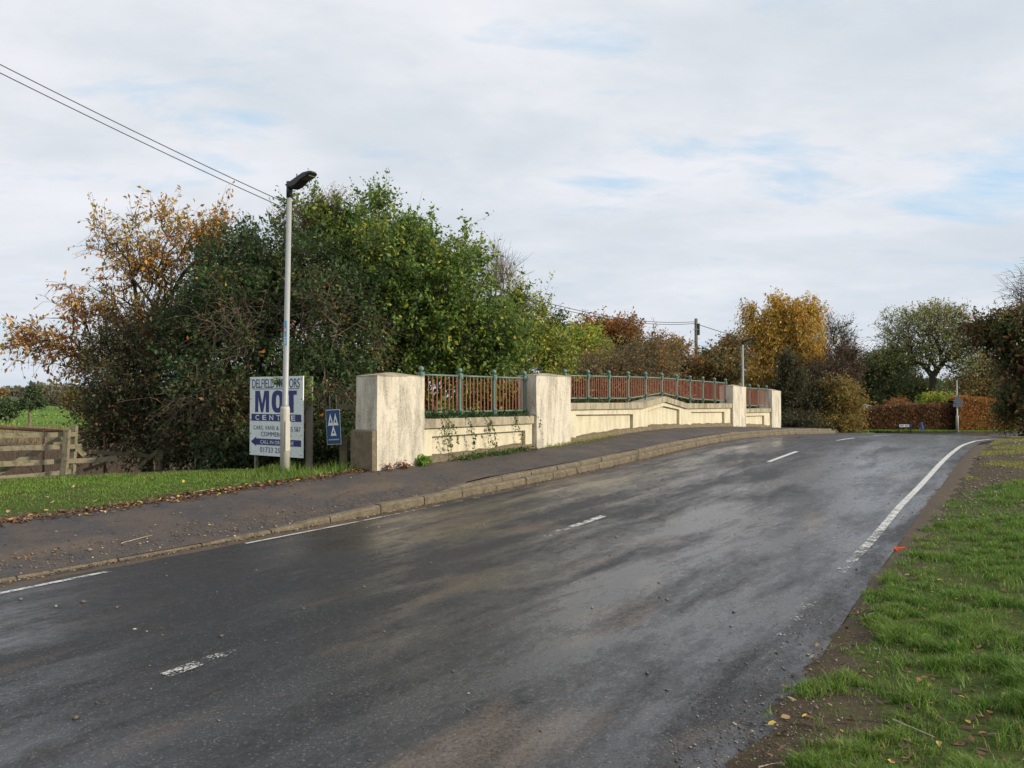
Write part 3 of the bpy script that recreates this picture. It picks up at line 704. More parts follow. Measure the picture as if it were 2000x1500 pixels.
# ------------------------------------------------------------------ lamp posts
def lamp(label, base, height, lean, headdir, detail=True, br=.077, sr=.049):
    root = empty('street_lamp', base, label=label, cat='street lamp', group='street lamps along the road')
    lx = Vector((lean, 0, 0)); hb = 1.0
    bm = bmesh.new(); add_tube(bm, [(0, 0, -.3), (0, 0, hb), lx * 0 + Vector((0, 0, hb + .04))], [br, br, br * .9], 24); bm_obj('base_section', bm, pole_base_m, root, smooth=True)
    bm = bmesh.new(); add_tube(bm, [(0, 0, hb + .02), (0, 0, hb + .08), Vector((lean, 0, height - .38))], [br * .95, sr, sr * .82], 24); bm_obj('pole', bm, pole_m, root, smooth=True)
    if detail:
        bm = bmesh.new(); add_box(bm, (br * .8, -br * .62, .55), (.004, .09, .5), Matrix.Rotation(R(-40), 3, 'Z')); bm_obj('access_door', bm, pole_base_m, root)
    top = Vector((lean, 0, height - .38))
    bm = bmesh.new(); add_tube(bm, [top - Vector((0, 0, .02)), top + Vector((0, 0, .12)), top + Vector((0, 0, .20)), top + Vector((0, 0, .25))], [sr * 1.05, sr * 1.05, sr * .98, sr * 1.1], 18)
    bm_obj('bracket', bm, dark_m, root, smooth=True)
    # head profile in (l,z): l along headdir
    prof = [(-.035, .24), (.43, .385), (.59, .35), (.615, .32), (.55, .27), (.40, .235), (.25, .155), (.13, .125), (.02, .15)]
    hd = Vector(headdir).normalized(); sd = Vector((0, 0, 1)).cross(hd); bm = bmesh.new()
    layers = [(-.095, .80), (-.085, .93), (-.05, 1), (.05, 1), (.085, .93), (.095, .80)]; rings = []
    cx_, cz_ = .28, .26
    for off, sc in layers:
        rings.append([bm.verts.new(top + hd * (cx_ + (l - cx_) * sc) + sd * off + Vector((0, 0, cz_ - .02 + (z - cz_) * sc - (.035 if z - .29 * l > .23 else 0)))) for l, z in prof])
    for a, b in zip(rings, rings[1:]):
        for i in range(len(prof)): bm.faces.new((a[i], b[i], b[(i + 1) % len(prof)], a[(i + 1) % len(prof)]))
    bm.faces.new(rings[0][::-1]); bm.faces.new(rings[-1])
    hdob = bm_obj('lamp_head', bm, dark_m, root)
    if detail:
        bm = bmesh.new(); c = top + hd * .475 + Vector((0, 0, .225)); c2 = top + hd * .40 + Vector((0, 0, .205))
        a = top + hd * .565 + Vector((0, 0, .252)); b = top + hd * .41 + Vector((0, 0, .212)); dn = Vector((0, 0, -.004))
        vs = [bm.verts.new(p) for p in (a + sd * .07 + dn, a - sd * .07 + dn, b - sd * .07 + dn, b + sd * .07 + dn)]
        vt = [bm.verts.new(v.co + Vector((0, 0, .012))) for v in vs]; bm.faces.new(vs); bm.faces.new(vt[::-1])
        for i in range(4): bm.faces.new((vs[i], vs[(i + 1) % 4], vt[(i + 1) % 4], vt[i]))
        bm_obj('lens', bm, glass_m, hdob)
        bm = bmesh.new(); add_cyl(bm, top + hd * .20 + Vector((0, 0, .315)), .022, .07, (0, 0, 1), 10); bm_obj('photocell', bm, alu_m, root)
    return root
Lb = at(557, 915, 12.9)
l1 = lamp('tall grey street lamp with a sticker strip, in front of the white garage sign', Lb, 4.96, .055, (NX, NY, 0))
Lb2 = at(1451, 800, 42); s2, d2 = SD(Lb2[0], 42); zb2 = float(groundz(Lb2[0], 42)); lamp('street lamp rising behind the far short railing beside the golden birch', (Lb2[0], 42, zb2), 4.76 - zb2 + .1, 0, (1, -.3, 0), False, .09, .06)
Lb3 = at(1869, 838, 60); lamp3 = lamp('street lamp carrying the back of a triangular road sign in front of the hedge', Lb3, 4.25, 0, (1, -.4, 0), False, .10, .055)
# stickers round the near lamp
def curved_label(name, z0, z1, a0, a1, m, off, parent, rad):
    bm = bmesh.new(); n = 8; lo = []; hi = []
    for a in np.linspace(R(a0), R(a1), n):
        r_ = rad + off
        lo.append(bm.verts.new((r_ * math.sin(a), -r_ * math.cos(a), z0))); hi.append(bm.verts.new((r_ * math.sin(a), -r_ * math.cos(a), z1)))
    for i in range(n - 1): bm.faces.new((lo[i], lo[i + 1], hi[i + 1], hi[i]))
    o = bm_obj(name, bm, m, parent); return o
st = empty('sticker', (Lb[0] + .026, Lb[1], Lb[2]), label='pale blue sticker strip with a red square stuck on the near lamp pole', cat='sticker')
curved_label('backing', 2.06, 2.48, -62, 16, sky_blue, .0005, st, .049)
curved_label('red_square', 2.28, 2.37, -48, 2, sticker_red, .0015, st, .049)
curved_label('white_square', 2.30, 2.35, -40, -6, white_print, .0025, st, .049)
curved_label('white_bar', 2.19, 2.205, -50, 0, white_print, .0025, st, .049)
curved_label('white_bar', 2.23, 2.26, -30, -22, white_print, .0025, st, .049)
curved_label('white_bar', 2.09, 2.15, -26, -8, white_print, .0025, st, .049)
curved_label('white_bar', 2.14, 2.165, -50, -8, white_print, .0025, st, .049)
curved_label('white_bar', 2.40, 2.46, -50, -36, white_print, .0025, st, .049)

# ------------------------------------------------------------------ text
def text_mesh(body, width, height, bold=0.0, spacing=1.0):
    """mesh in the xy plane centred on 0, stretched to width x height"""
    cu = bpy.data.curves.new('t', 'FONT'); cu.body = body; cu.size = 1; cu.offset = bold; cu.space_character = spacing; cu.resolution_u = 6
    o = bpy.data.objects.new('t', cu); C.objects.link(o); bpy.context.view_layer.update()
    me = bpy.data.meshes.new_from_object(o.evaluated_get(bpy.context.evaluated_depsgraph_get())); bpy.data.objects.remove(o)
    co = np.zeros(len(me.vertices) * 3, np.float32); me.vertices.foreach_get('co', co); co = co.reshape(-1, 3)
    lo, hi = co.min(0), co.max(0); co = (co - (lo + hi) / 2); co[:, 0] *= width / (hi[0] - lo[0]); co[:, 1] *= height / (hi[1] - lo[1]); co[:, 2] = 0
    me.vertices.foreach_set('co', co.ravel()); me.update(); return me
def text_on(body, w_, h_, x, y, mat_, parent, z=.003, bold=0, spacing=1.0, name='lettering'):
    me = text_mesh(body, w_, h_, bold, spacing); o = link(name, me, mat_, parent, (x, y, z)); return o
def poly_on(name, pts, z, m, parent, thick=.001):
    bm = bmesh.new(); a = [bm.verts.new((x, y, z)) for x, y in pts]; bm.faces.new(a); bmesh.ops.triangulate(bm, faces=bm.faces)
    return bm_obj(name, bm, m, parent)

# garage sign: local x right, y up, z towards viewer
pR = Vector((-3.62, 13.3, 0)); pL = Vector((-4.82, 14.12, 0)); SW = (pR - pL).length
xa = (pR - pL).normalized(); za = Vector((0, 0, 1)); na = xa.cross(za)
na = na if na.y < 0 else -na
SH = 1.425; zc_s = CAMZ + ((775 - 734) / 1500 * 13.3 + (775 - 895) / 1500 * 13.3) / 2
Ms = Matrix((( xa.x, 0, na.x), (xa.y, 0, na.y), (0, 1, 0))).to_4x4()
root = empty('garage_sign', label='white garage sign board with big navy lettering and a left arrow, on two posts', cat='sign')
cs = (pL + pR) / 2; root.matrix_world = Matrix.Translation((cs.x, cs.y, zc_s)) @ Ms
bm = bmesh.new(); add_box(bm, (0, 0, -.012), (SW, SH, .022)); bm_obj('panel', bm, signw, root, bevel=.003)
k = SW / 106.0; ky = SH / 158.0     # photo pixel to metre on the sign
def sx(px): return (px - 540) * k
def sy(py): return (814.5 - py) * ky
text_on('DELFIELD MOTORS', 95 * k, 18 * ky, sx(539.5), sy(749), navy, root, bold=.004, spacing=.95)
poly_on('rule_line', [(sx(493), sy(760.5)), (sx(586), sy(760.5)), (sx(586), sy(759.3)), (sx(493), sy(759.3))], .003, navy, root)
def big(pts): poly_on('lettering', [(sx(a), sy(b)) for a, b in pts], .003, navy, root)
big([(498.5, 806.5), (498.5, 763.5), (508, 763.5), (513, 790), (517.5, 763.5), (527, 763.5), (527, 806.5), (520.5, 806.5), (520.5, 776), (515, 806.5), (510.5, 806.5), (505, 776), (505, 806.5)])
big([(560, 763.5), (581.5, 763.5), (581.5, 771.5), (575.5, 771.5), (575.5, 806.5), (566.5, 806.5), (566.5, 771.5), (560, 771.5)])
bm = bmesh.new(); N_ = 36; oo = []; oi = []
for q in range(N_):
    a = 2 * math.pi * q / N_; f_ = lambda v: math.copysign(abs(v) ** .75, v)
    oo.append(bm.verts.new((sx(544.5 + 12 * f_(math.cos(a))), sy(785 + 22 * f_(math.sin(a))), .003))); oi.append(bm.verts.new((sx(544.5 + 3.6 * f_(math.cos(a))), sy(785 + 13 * f_(math.sin(a))), .003)))
for q in range(N_): bm.faces.new((oo[q], oo[(q + 1) % N_], oi[(q + 1) % N_], oi[q]))
bm_obj('lettering', bm, navy, root)
poly_on('banner', [(sx(491), sy(824)), (sx(590), sy(824)), (sx(590), sy(810)), (sx(491), sy(810))], .003, navy, root)
for i, ch in enumerate('CENTRE'):
    xc_ = 503.5 + i * 14.3; text_on(ch, 8 * k, 10 * ky, sx(xc_), sy(817), white_print, root, z=.005, bold=.02)
text_on('CARS, VANS &', 51 * k, 9.5 * ky, sx(521), sy(838), navy, root, bold=.0, spacing=1.12)
text_on('CLASS 5&7', 36 * k, 9 * ky, sx(571), sy(838.5), navy, root, bold=.0)
text_on('COMMERCIALS', 60 * k, 9 * ky, sx(541), sy(850), navy, root, bold=.0)
poly_on('arrow', [(sx(490), sy(866)), (sx(501), sy(875)), (sx(501), sy(872)), (sx(590), sy(872)), (sx(590), sy(859.5)), (sx(501), sy(859.5)), (sx(501), sy(856))][::-1], .003, navy, root)
text_on('CALL IN OR PHONE', 66 * k, 7 * ky, sx(543), sy(866), white_print, root, z=.005, bold=.008)
text_on('01733 252', 46 * k, 10.5 * ky, sx(532), sy(881.5), navy, root, bold=.0)
for xx in (489, 590):
    for yy_ in (741, 780, 822, 850, 888):
        bm = bmesh.new(); add_cyl(bm, (sx(xx), sy(yy_), .002), .010, .006, (0, 0, 1), 8); bm_obj('screw', bm, black_m, root)
for xx in (494.5, 560):
    bm = bmesh.new(); add_box(bm, (sx(xx), -SH / 2 - .05, -.07), (.05 if xx < 500 else .07, SH * 1.35, .05)); bm_obj('post', bm, concrete_post if xx > 500 else wood_m, root)
# red board behind
rb = empty('red_board', label='faded red board with white letters, mostly hidden behind the white garage sign', cat='sign')
rb.matrix_world = Matrix.Translation(Vector((cs.x, cs.y, zc_s)) - na * .14) @ Ms
bm = bmesh.new(); add_box(bm, (-.155, -.0, 0), (SW + .01, SH * .96, .02)); bm_obj('panel', bm, red_sign, rb)
text_on('S', .075, .11, -SW / 2 - .115, .33, white_print, rb, z=.014, bold=.02); text_on('7', .06, .10, -SW / 2 - .11, -.02, white_print, rb, z=.014, bold=.02)
bm = bmesh.new(); add_box(bm, (-SW / 2 - .03, .335, .0125), (.001, .001, .001)); bm.free()
# grey post right of the sign
def post_thing(name, label, pxx, pyt, pyb, Yv, wpx, m, cat='post', lean=0, group=None, depth=None):
    x, y, zt = at(pxx, pyt, Yv); zb = at(pxx, pyb, Yv)[2]; w_ = wpx / 1500 * Yv
    bm = bmesh.new(); vs = add_box(bm, (0, 0, (zt - zb) / 2 - .15), (w_, depth or w_ * .8, zt - zb + .3)); bmesh.ops.subdivide_edges(bm, edges=bm.edges[:], cuts=3, use_grid_fill=True)
    for v in bm.verts: v.co.x += lean * (v.co.z) + .004 * mnoise.noise(v.co * 7); v.co.y += .004 * mnoise.noise(v.co * 7 + Vector((3, 3, 3)))
    o = bm_obj(name, bm, m, None, bevel=0, loc=(x, y, zb)); return tag(o, label, cat, group)
post_thing('post', 'thick lichen grey post just right of the garage sign with creeper leaves on it', 604.5, 735, 915, 13.6, 12, concrete_post)
post_thing('post', 'dark timber post below the blue triangle sign beside the near pillar', 672, 850, 912, 13.5, 15, wood_dark)
bm = bmesh.new(); xr = at(676, 795, 13.6); add_box(bm, (0, 0, 0), (.30, .04, .085)); o = bm_obj('fence_board', bm, wood_dark, None, bevel=.004, loc=xr); tag(o, 'short dark fence board above the blue sign behind the near pillar', 'board')
bm = bmesh.new(); xr = at(676, 862, 13.6); add_box(bm, (0, 0, 0), (.30, .04, .085)); o = bm_obj('fence_board', bm, wood_dark, None, bevel=.004, loc=(xr[0], xr[1] - .0, xr[2])); tag(o, 'short dark fence board low down between the blue sign and the near pillar', 'board')
# small blue triangle sign
bsx, bsy, bsz = at(651.5, 834, 13.3); rs = empty('triangle_sign', label='small blue sign with three white triangles, hanging left of the near pillar', cat='sign')
rs.matrix_world = Matrix.Translation((bsx, bsy, bsz)) @ Matrix.Rotation(R(-3), 4, 'Y') @ Matrix.Rotation(R(-12), 4, 'Z') @ Matrix.Rotation(R(90), 4, 'X')
k2 = 13.3 / 1500
bm = bmesh.new(); add_box(bm, (0, 0, -.004), (29.5 * k2, 68 * k2, .008)); bm_obj('border', bm, white_print, rs)
bm = bmesh.new(); add_box(bm, (0, 0, .001), (28 * k2, 66 * k2, .008)); bm_obj('panel', bm, blue_sign, rs)
def tri_frame(cx, by, w_, h_, th):
    bm = bmesh.new(); o_ = [(cx - w_ / 2, by), (cx + w_ / 2, by), (cx, by + h_)]; c_ = (cx, by + h_ * .36)
    i_ = [(c_[0] + (x - c_[0]) * th, c_[1] + (y - c_[1]) * th) for x, y in o_]
    a = [bm.verts.new((x * k2, y * k2, .0065)) for x, y in o_]; b = [bm.verts.new((x * k2, y * k2, .0065)) for x, y in i_]
    for q in range(3): bm.faces.new((a[q], a[(q + 1) % 3], b[(q + 1) % 3], b[q]))
    return bm_obj('white_triangle', bm, white_print, rs)
tri_frame(-5.2, 3, 11.5, 24, .36); tri_frame(5.2, 3, 11.5, 24, .36); tri_frame(0, -17, 12.5, 20, .36)
for z_ in range(1):
    bm = bmesh.new(); add_box(bm, (0, -24.5 * k2, .0062), (22 * k2, 2.2 * k2, .001)); bm_obj('small_print_line', bm, alu_m, rs)
bm = bmesh.new(); add_tube(bm, [(-.05, 34 * k2, -.01), (-.05, 34 * k2 + .25, -.01)], .004, 6); add_tube(bm, [(.07, 34 * k2, -.01), (.07, 34 * k2 + .25, -.01)], .004, 6); bm_obj('hanging_wire', bm, alu_m, rs)

# ------------------------------------------------------------------ left fence
fr = empty('timber_fence', at(60, 930, 13.6), label='weathered four rail timber fence with a diagonal brace at the left edge of the verge', cat='fence')
finv = Matrix.Translation(-fr.location)
def bar(name, a, b, w_, th, m, parent=fr, off=0, inv=finv, sag=0.0):
    a = Vector(a); b = Vector(b); dv = b - a; L = dv.length; xax = dv.normalized(); yax = Vector((0, 0, 1)).cross(xax).normalized() if abs(xax.z) < .95 else Vector((0, 1, 0)); zax = xax.cross(yax)
    rot = Matrix((xax, yax, zax)).transposed(); bm = bmesh.new(); add_box(bm, (0, 0, 0), (L, th, w_)); bmesh.ops.subdivide_edges(bm, edges=[e for e in bm.edges if abs((e.verts[0].co - e.verts[1].co).x) > L * .5], cuts=10)
    sd_ = random.random() * 50
    for v in bm.verts:
        v.co += Vector((0, mnoise.noise(Vector((v.co.x * 1.3 + sd_, v.co.z * 4, 1))) * .010, mnoise.noise(Vector((v.co.x * 1.1 + sd_, 3, v.co.z))) * .016))
        v.co.z -= sag * (1 - (2 * v.co.x / L) ** 2)
    me = bpy.data.meshes.new(name); bmesh.ops.recalc_face_normals(bm, faces=bm.faces); bm.to_mesh(me); bm.free(); o = link(name, me, m, parent)
    o.matrix_parent_inverse = inv; o.matrix_basis = Matrix.Translation((a + b) / 2 + yax * off) @ rot.to_4x4(); return o
bar('rail', at(-120, 853, 13.0), at(152, 848, 14.3), .085, .035, wood_m)
bar('rail', at(-120, 881, 13.0), at(160, 871, 14.3), .085, .035, wood_m)
bar('rail', at(-120, 911, 13.0), at(230, 896, 14.8), .09, .035, wood_m)
bar('rail', at(-120, 945, 12.9), at(140, 921, 14.2), .085, .035, wood_m)
bar('post', at(126, 932, 14.1), at(132, 839, 14.1), .10, .08, wood_m, off=.0)
bar('post', at(142, 926, 14.35), at(146, 831, 14.35), .10, .09, wood_m)
bar('brace', at(-8, 926, 13.66), at(120, 857, 14.25), .11, .035, wood_m, off=.06)
bar('brace', at(150, 873, 14.4), at(168, 890, 14.5), .09, .035, wood_m, off=.02)
pr_ = empty('rusty_pipe_fence', at(60, 845, 15.6), label='rusty reddish pipe rail running behind the timber fence into the bushes', cat='fence')
for nm, a, b, w_ in (('pipe', (-100, 829, 15.4), (125, 843, 15.6), .035), ('pipe', (150, 845, 15.6), (300, 843, 16.2), .028), ('pipe', (-100, 868, 15.4), (120, 872, 15.6), .012)):
    bm = bmesh.new(); add_tube(bm, [at(*a), at(*b)], w_, 9); o = bm_obj(nm, bm, rust_m, pr_, smooth=True); o.matrix_parent_inverse = Matrix.Translation(-pr_.location)
for px in (-40, 86, 205):
    bm = bmesh.new(); add_tube(bm, [at(px, 836 if px < 100 else 845, 15.55), at(px, 940, 15.55)], .022, 8); o = bm_obj('upright', bm, rust_m, pr_, smooth=True); o.matrix_parent_inverse = Matrix.Translation(-pr_.location)
bf = empty('broken_fence', at(255, 905, 15.0), label='collapsed dark fence rails leaning into the bramble thicket', cat='fence')
binv = Matrix.Translation(-bf.location)
bar('rail', at(175, 882, 14.7), at(330, 893, 15.2), .07, .03, wood_dark, bf, inv=binv); bar('rail', at(268, 915, 14.9), at(312, 878, 15.0), .07, .03, wood_dark, bf, inv=binv)
bar('rail', at(165, 918, 14.6), at(205, 905, 14.8), .06, .03, wood_dark, bf, inv=binv); bar('post', at(314, 918, 15.0), at(316, 880, 15.0), .13, .1, wood_dark, bf, inv=binv)

# ------------------------------------------------------------------ telegraph pole and wires
TPY = 52.0; tp = at(1360, 622, TPY); tpz = float(groundz(tp[0], TPY))
tpo = empty('telegraph_pole', (tp[0], TPY, tpz), label='brown wooden telegraph pole behind the long railing', cat='telegraph pole')
bm = bmesh.new(); add_tube(bm, [(0, 0, -.5), (0, 0, tp[2] - tpz)], [.15, .105], 14); bm_obj('pole_shaft', bm, pole_wood, tpo, smooth=True)
bm = bmesh.new(); add_box(bm, (.16, -.05, tp[2] - tpz - .75), (.14, .14, .75)); bm_obj('junction_box', bm, dark_m, tpo, bevel=.02)
bm = bmesh.new()
for z_ in (-.35, -.75): add_tube(bm, [(-.22, -.1, tp[2] - tpz + z_), (.22, -.1, tp[2] - tpz + z_)], .025, 8)
for q in range(5): add_tube(bm, [(-.2, 0, tp[2] - tpz - 2 - q * .45), (.2, 0, tp[2] - tpz - 2 - q * .45)], .012, 6)
bm_obj('pole_step', bm, alu_m, tpo)
def wire(label, dz, dx, dpole):
    bm = bmesh.new(); pts = []
    for Yv in np.linspace(2, TPY, 70):
        X_ = -16.22 + .535 * Yv + dx * (TPY - Yv) / TPY
        Ym = 34; c = .0044 if Yv < Ym else (5.1 - 3.97) / (TPY - Ym) ** 2
        z = CAMZ + 3.97 + c * (Yv - Ym) ** 2 - dz * (1 - (Yv / TPY) ** 3) - dpole * (Yv / TPY) ** 3; pts.append((X_ * 1.0 + (tp[0] - (-16.22 + .535 * TPY)) * (Yv / TPY) ** 2, Yv, z))
    add_tube(bm, pts, [.008 + .011 * max(0, p[1] - 10) / 40 for p in pts], 5, False); me = bpy.data.meshes.new('overhead_wire'); bm.to_mesh(me); bm.free()
    return tag(link('overhead_wire', me, black_m), label, 'wire', 'overhead wires sagging across the sky')
wire('upper of the two dark wires crossing the sky at the upper left', 0, 0, 0)
wire('lower of the two dark wires crossing the sky at the upper left', .13, -.05, .12)
bm = bmesh.new(); e0 = Vector((tp[0], TPY, tp[2] - .35)); e1 = Vector(at(1560, 652, 80)); add_tube(bm, [e0.lerp(e1, f) - Vector((0, 0, math.sin(f * math.pi) * .8)) for f in np.linspace(0, 1, 16)], .022, 5, False)
tag(bm_obj('overhead_wire', bm, black_m), 'thin wire leaving the telegraph pole towards the golden birch', 'wire')

# ------------------------------------------------------------------ vegetation generator
def rot_frames(D):
    """orthonormal frames for direction array D"""
    D = D / (np.linalg.norm(D, axis=1, keepdims=True) + 1e-9)
    ref = np.where(np.abs(D[:, 2:3]) < .9, np.array([[0, 0, 1.]]), np.array([[1., 0, 0]]))
    U = np.cross(D, ref); U /= np.linalg.norm(U, axis=1, keepdims=True) + 1e-9
    return D, U, np.cross(D, U)
def tubes_np(A, Bp, ra, rb, seg):
    D, U, V_ = rot_frames(Bp - A); n = len(A); ang = np.linspace(0, 2 * np.pi, seg, endpoint=False)
    ca, sa = np.cos(ang)[None, :, None], np.sin(ang)[None, :, None]
    ring = U[:, None, :] * ca + V_[:, None, :] * sa
    va = A[:, None, :] + ring * ra[:, None, None]; vb = Bp[:, None, :] + ring * rb[:, None, None]
    V = np.concatenate([va, vb], 1).reshape(-1, 3)
    base = (np.arange(n) * 2 * seg)[:, None]; i = np.arange(seg); j = (i + 1) % seg
    F = np.stack([base + i, base + j, base + seg + j, base + seg + i], -1).reshape(-1, 4); return V, F
def leaf_quads(P, axis, size, g, wr=.5, fold=.0):
    n = len(P); a = axis / (np.linalg.norm(axis, axis=1, keepdims=True) + 1e-9)
    r = g.normal(size=(n, 3)); u = np.cross(a, r); u /= np.linalg.norm(u, axis=1, keepdims=True) + 1e-9
    L = (size * g.uniform(.45, 1.5, n))[:, None]; w_ = L * wr * g.uniform(.75, 1.2, n)[:, None]
    nn = np.cross(a, u); bend = nn * L * .12
    V = np.stack([P, P + a * L * .45 + u * w_ * .5 + bend, P + a * L, P + a * L * .45 - u * w_ * .5 + bend], 1).reshape(-1, 3)
    return V, np.arange(n * 4).reshape(n, 4)
def in_blobs(g, blobs, n, shell=.45):
    wts = np.array([b[3] * b[4] * b[5] * (b[6] if len(b) > 6 else 1) for b in blobs]) ** .8; wts /= wts.sum()
    ch = g.choice(len(blobs), n, p=wts); Bm = np.array([b[:6] for b in blobs])
    d = g.normal(size=(n, 3)); d /= np.linalg.norm(d, axis=1, keepdims=True); r = g.uniform(0, 1, n) ** shell
    nz = np.array([mnoise.noise(Vector(q) * 2.1 + Vector((c * 3.1, 1.7, 5.3))) for q, c in zip(d, ch)])
    r = r * (.92 + .75 * nz)
    return Bm[ch, :3] + d * r[:, None] * Bm[ch, 3:6], d, ch
def tree(name, label, cat, base, blobs, n_att, leaf_m, bark_m, leaf=.07, per=60, spread=.35, twigs=3, twl=.45, trunk_r=.14, seed=1, group=None,
         wr=.5, droop=.25, up=.3, stems=1, crown_base=None, tip_r=.006, shell=.45, seg=5, leafpart='crown', barkpart='trunk', k=.35, floor=None, twig_r=.003, dens_noise=0.0, gap=.0, shoots=0, shoot=.8):
    g = np.random.default_rng(seed); base = np.array(base, float)
    P, outd, ch = in_blobs(g, blobs, n_att, shell)
    if floor is not None: P[:, 2] = np.maximum(P[:, 2], floor + g.uniform(0, .3, n_att))
    if gap > 0:      # remove attractors in noise gaps
        nv = np.array([mnoise.noise(Vector(p) * (1.0 / gap)) for p in P]); keep = nv > -.22; P, outd, ch = P[keep], outd[keep], ch[keep]
    Bm = np.array([b[:6] for b in blobs]); zmin = (Bm[:, 2] - Bm[:, 5]).min(); cen = np.average(Bm[:, :3], axis=0, weights=Bm[:, 3] * Bm[:, 5])
    cb = np.array(crown_base) if crown_base is not None else np.array([base[0] * .6 + cen[0] * .4, base[1] * .6 + cen[1] * .4, max(base[2] + .3, zmin + (cen[2] - zmin) * .15)])
    nodes = []; parent = []; plen = []
    nt = 6
    for s_ in range(stems):
        off = np.array([0, 0, 0.]) if s_ == 0 else np.r_[g.normal(0, .35 + .15 * stems / 3, 2), 0]
        b0 = base + off; c0 = cb + off * 2.2
        for i in range(nt + 1):
            f = i / nt; p = b0 + (c0 - b0) * f + np.r_[g.normal(0, .03, 2) * (1 if i else 0), 0]
            nodes.append(p); parent.append(-1 if i == 0 else len(nodes) - 2); plen.append(0 if i == 0 else plen[-1] + np.linalg.norm(p - nodes[-2]))
    nodes = np.array(nodes); NN = np.zeros((len(nodes) + 2 * len(P), 3)); NN[:len(nodes)] = nodes; PL = np.zeros(len(NN)); PL[:len(plen)] = plen; cnt = len(nodes); starts = nt * 1
    order = np.argsort(np.linalg.norm(P - cb, axis=1)); tips = []
    lo_ok = np.ones(len(NN), bool)
    for s_ in range(stems): lo_ok[s_ * (nt + 1): s_ * (nt + 1) + 3] = False
    for q in order:
        a = P[q]; dd = np.linalg.norm(NN[:cnt] - a, axis=1); cost = dd + k * PL[:cnt] + (~lo_ok[:cnt]) * 50
        j = int(np.argmin(cost)); L = dd[j]
        if L > .5:
            m = NN[j] * .5 + a * .5 + g.normal(0, .07, 3) * L + np.array([0, 0, .06 * L]); NN[cnt] = m; parent.append(j); PL[cnt] = PL[j] + L / 2; j = cnt; cnt += 1
        NN[cnt] = a; parent.append(j); PL[cnt] = PL[j] + np.linalg.norm(a - NN[j]); tips.append(cnt); cnt += 1
    NN = NN[:cnt]; parent = np.array(parent); w_ = np.zeros(cnt); w_[tips] = 1
    for i in range(cnt - 1, -1, -1):
        if parent[i] >= 0: w_[parent[i]] += w_[i]
    rad = tip_r * np.maximum(w_, 1) ** .46; rad = rad * min(1, trunk_r / rad.max() * 1.0) if rad.max() > trunk_r else rad; rad = np.maximum(rad, tip_r)
    e = np.where(parent >= 0)[0]
    Vb, Fb = tubes_np(NN[parent[e]], NN[e], np.minimum(rad[parent[e]], rad[e] * 1.6 + .01), rad[e], seg)
    T = NN[tips]; od = T - cen; od /= np.linalg.norm(od, axis=1, keepdims=True) + 1e-9
    # twigs, and long whippy shoots breaking the outline
    ex = None
    if shoots:
        hgt = (T - cen) / np.array([np.ptp(P[:, 0]), np.ptp(P[:, 1]) + .1, np.ptp(P[:, 2])]); sc_ = np.hypot(hgt[:, 0], hgt[:, 2] * 1.1) + g.uniform(0, .18, len(T)) + .15 * hgt[:, 2]
        si = np.argsort(-sc_)[:shoots]; sdv = od[si] * .8 + g.normal(0, .3, (len(si), 3)) + np.array([0, 0, .75]); sdv /= np.linalg.norm(sdv, axis=1, keepdims=True); sL = shoot * g.uniform(.35, 1.2, len(si)); ex = (T[si], sdv, sL)
    tw = np.repeat(T, twigs, 0); td = np.repeat(od, twigs, 0) * .6 + g.normal(0, .65, (len(tw), 3)) + np.array([0, 0, up]); td /= np.linalg.norm(td, axis=1, keepdims=True) + 1e-9
    tl = twl * g.uniform(.5, 1.25, len(tw)); tm = tw + td * tl[:, None] * .55; te = tw + td * tl[:, None] + np.c_[g.normal(0, .08, (len(tw), 2)), -g.uniform(0, droop, len(tw))] * tl[:, None]
    Vt, Ft = tubes_np(np.vstack([tw, tm]), np.vstack([tm, te]), np.full(2 * len(tw), twig_r), np.full(2 * len(tw), twig_r * .7), 3)
    Vw = np.vstack([Vb, Vt]); Fw = np.vstack([Fb, Ft + len(Vb)])
    if ex is not None:
        Vs, Fs_ = tubes_np(ex[0], ex[0] + ex[1] * ex[2][:, None], np.full(len(ex[0]), twig_r * 1.6), np.full(len(ex[0]), twig_r * .6), 3); Fw = np.vstack([Fw, Fs_ + len(Vw)]); Vw = np.vstack([Vw, Vs])
    # leaves along twigs
    nl = per * len(T); ti = g.integers(0, len(tw), nl); f = g.uniform(.1, 1.05, nl)[:, None]
    if dens_noise: 
        dn = np.array([mnoise.noise(Vector(p) * .9) for p in T]); keepp = np.clip(.6 + dn * dens_noise * 2, .05, 1)[np.minimum(ti // twigs, len(T) - 1)]; m_ = g.uniform(0, 1, nl) < keepp; ti = ti[m_]; f = f[m_]; nl = len(ti)
    pos = np.where(f < .55, tw[ti] + (tm[ti] - tw[ti]) * (f / .55), tm[ti] + (te[ti] - tm[ti]) * ((f - .55) / .45)) + g.normal(0, spread * .33, (nl, 3))
    ax = td[ti] * .5 + g.normal(0, .7, (nl, 3)) + np.array([0, 0, -droop * 1.6])
    if ex is not None and per:
        q = g.integers(0, len(ex[0]), int(len(ex[0]) * ex[2].mean() / leaf * 2.6)); p2 = ex[0][q] + ex[1][q] * (ex[2][q] * g.uniform(0, 1, len(q)))[:, None] + g.normal(0, leaf * .45, (len(q), 3))
        pos = np.vstack([pos, p2]); ax = np.vstack([ax, g.normal(0, .7, (len(q), 3)) + ex[1][q] * .5])
    Vl, Fl = leaf_quads(pos, ax, leaf, g, wr)
    root = empty(name, tuple(base), label=label, cat=cat, group=group); b3 = np.array(tuple(base))
    link(barkpart, np_mesh(barkpart, Vw - b3, Fw), bark_m, root)
    if nl: link(leafpart, np_mesh(leafpart, Vl - b3, Fl), leaf_m, root)
    return root
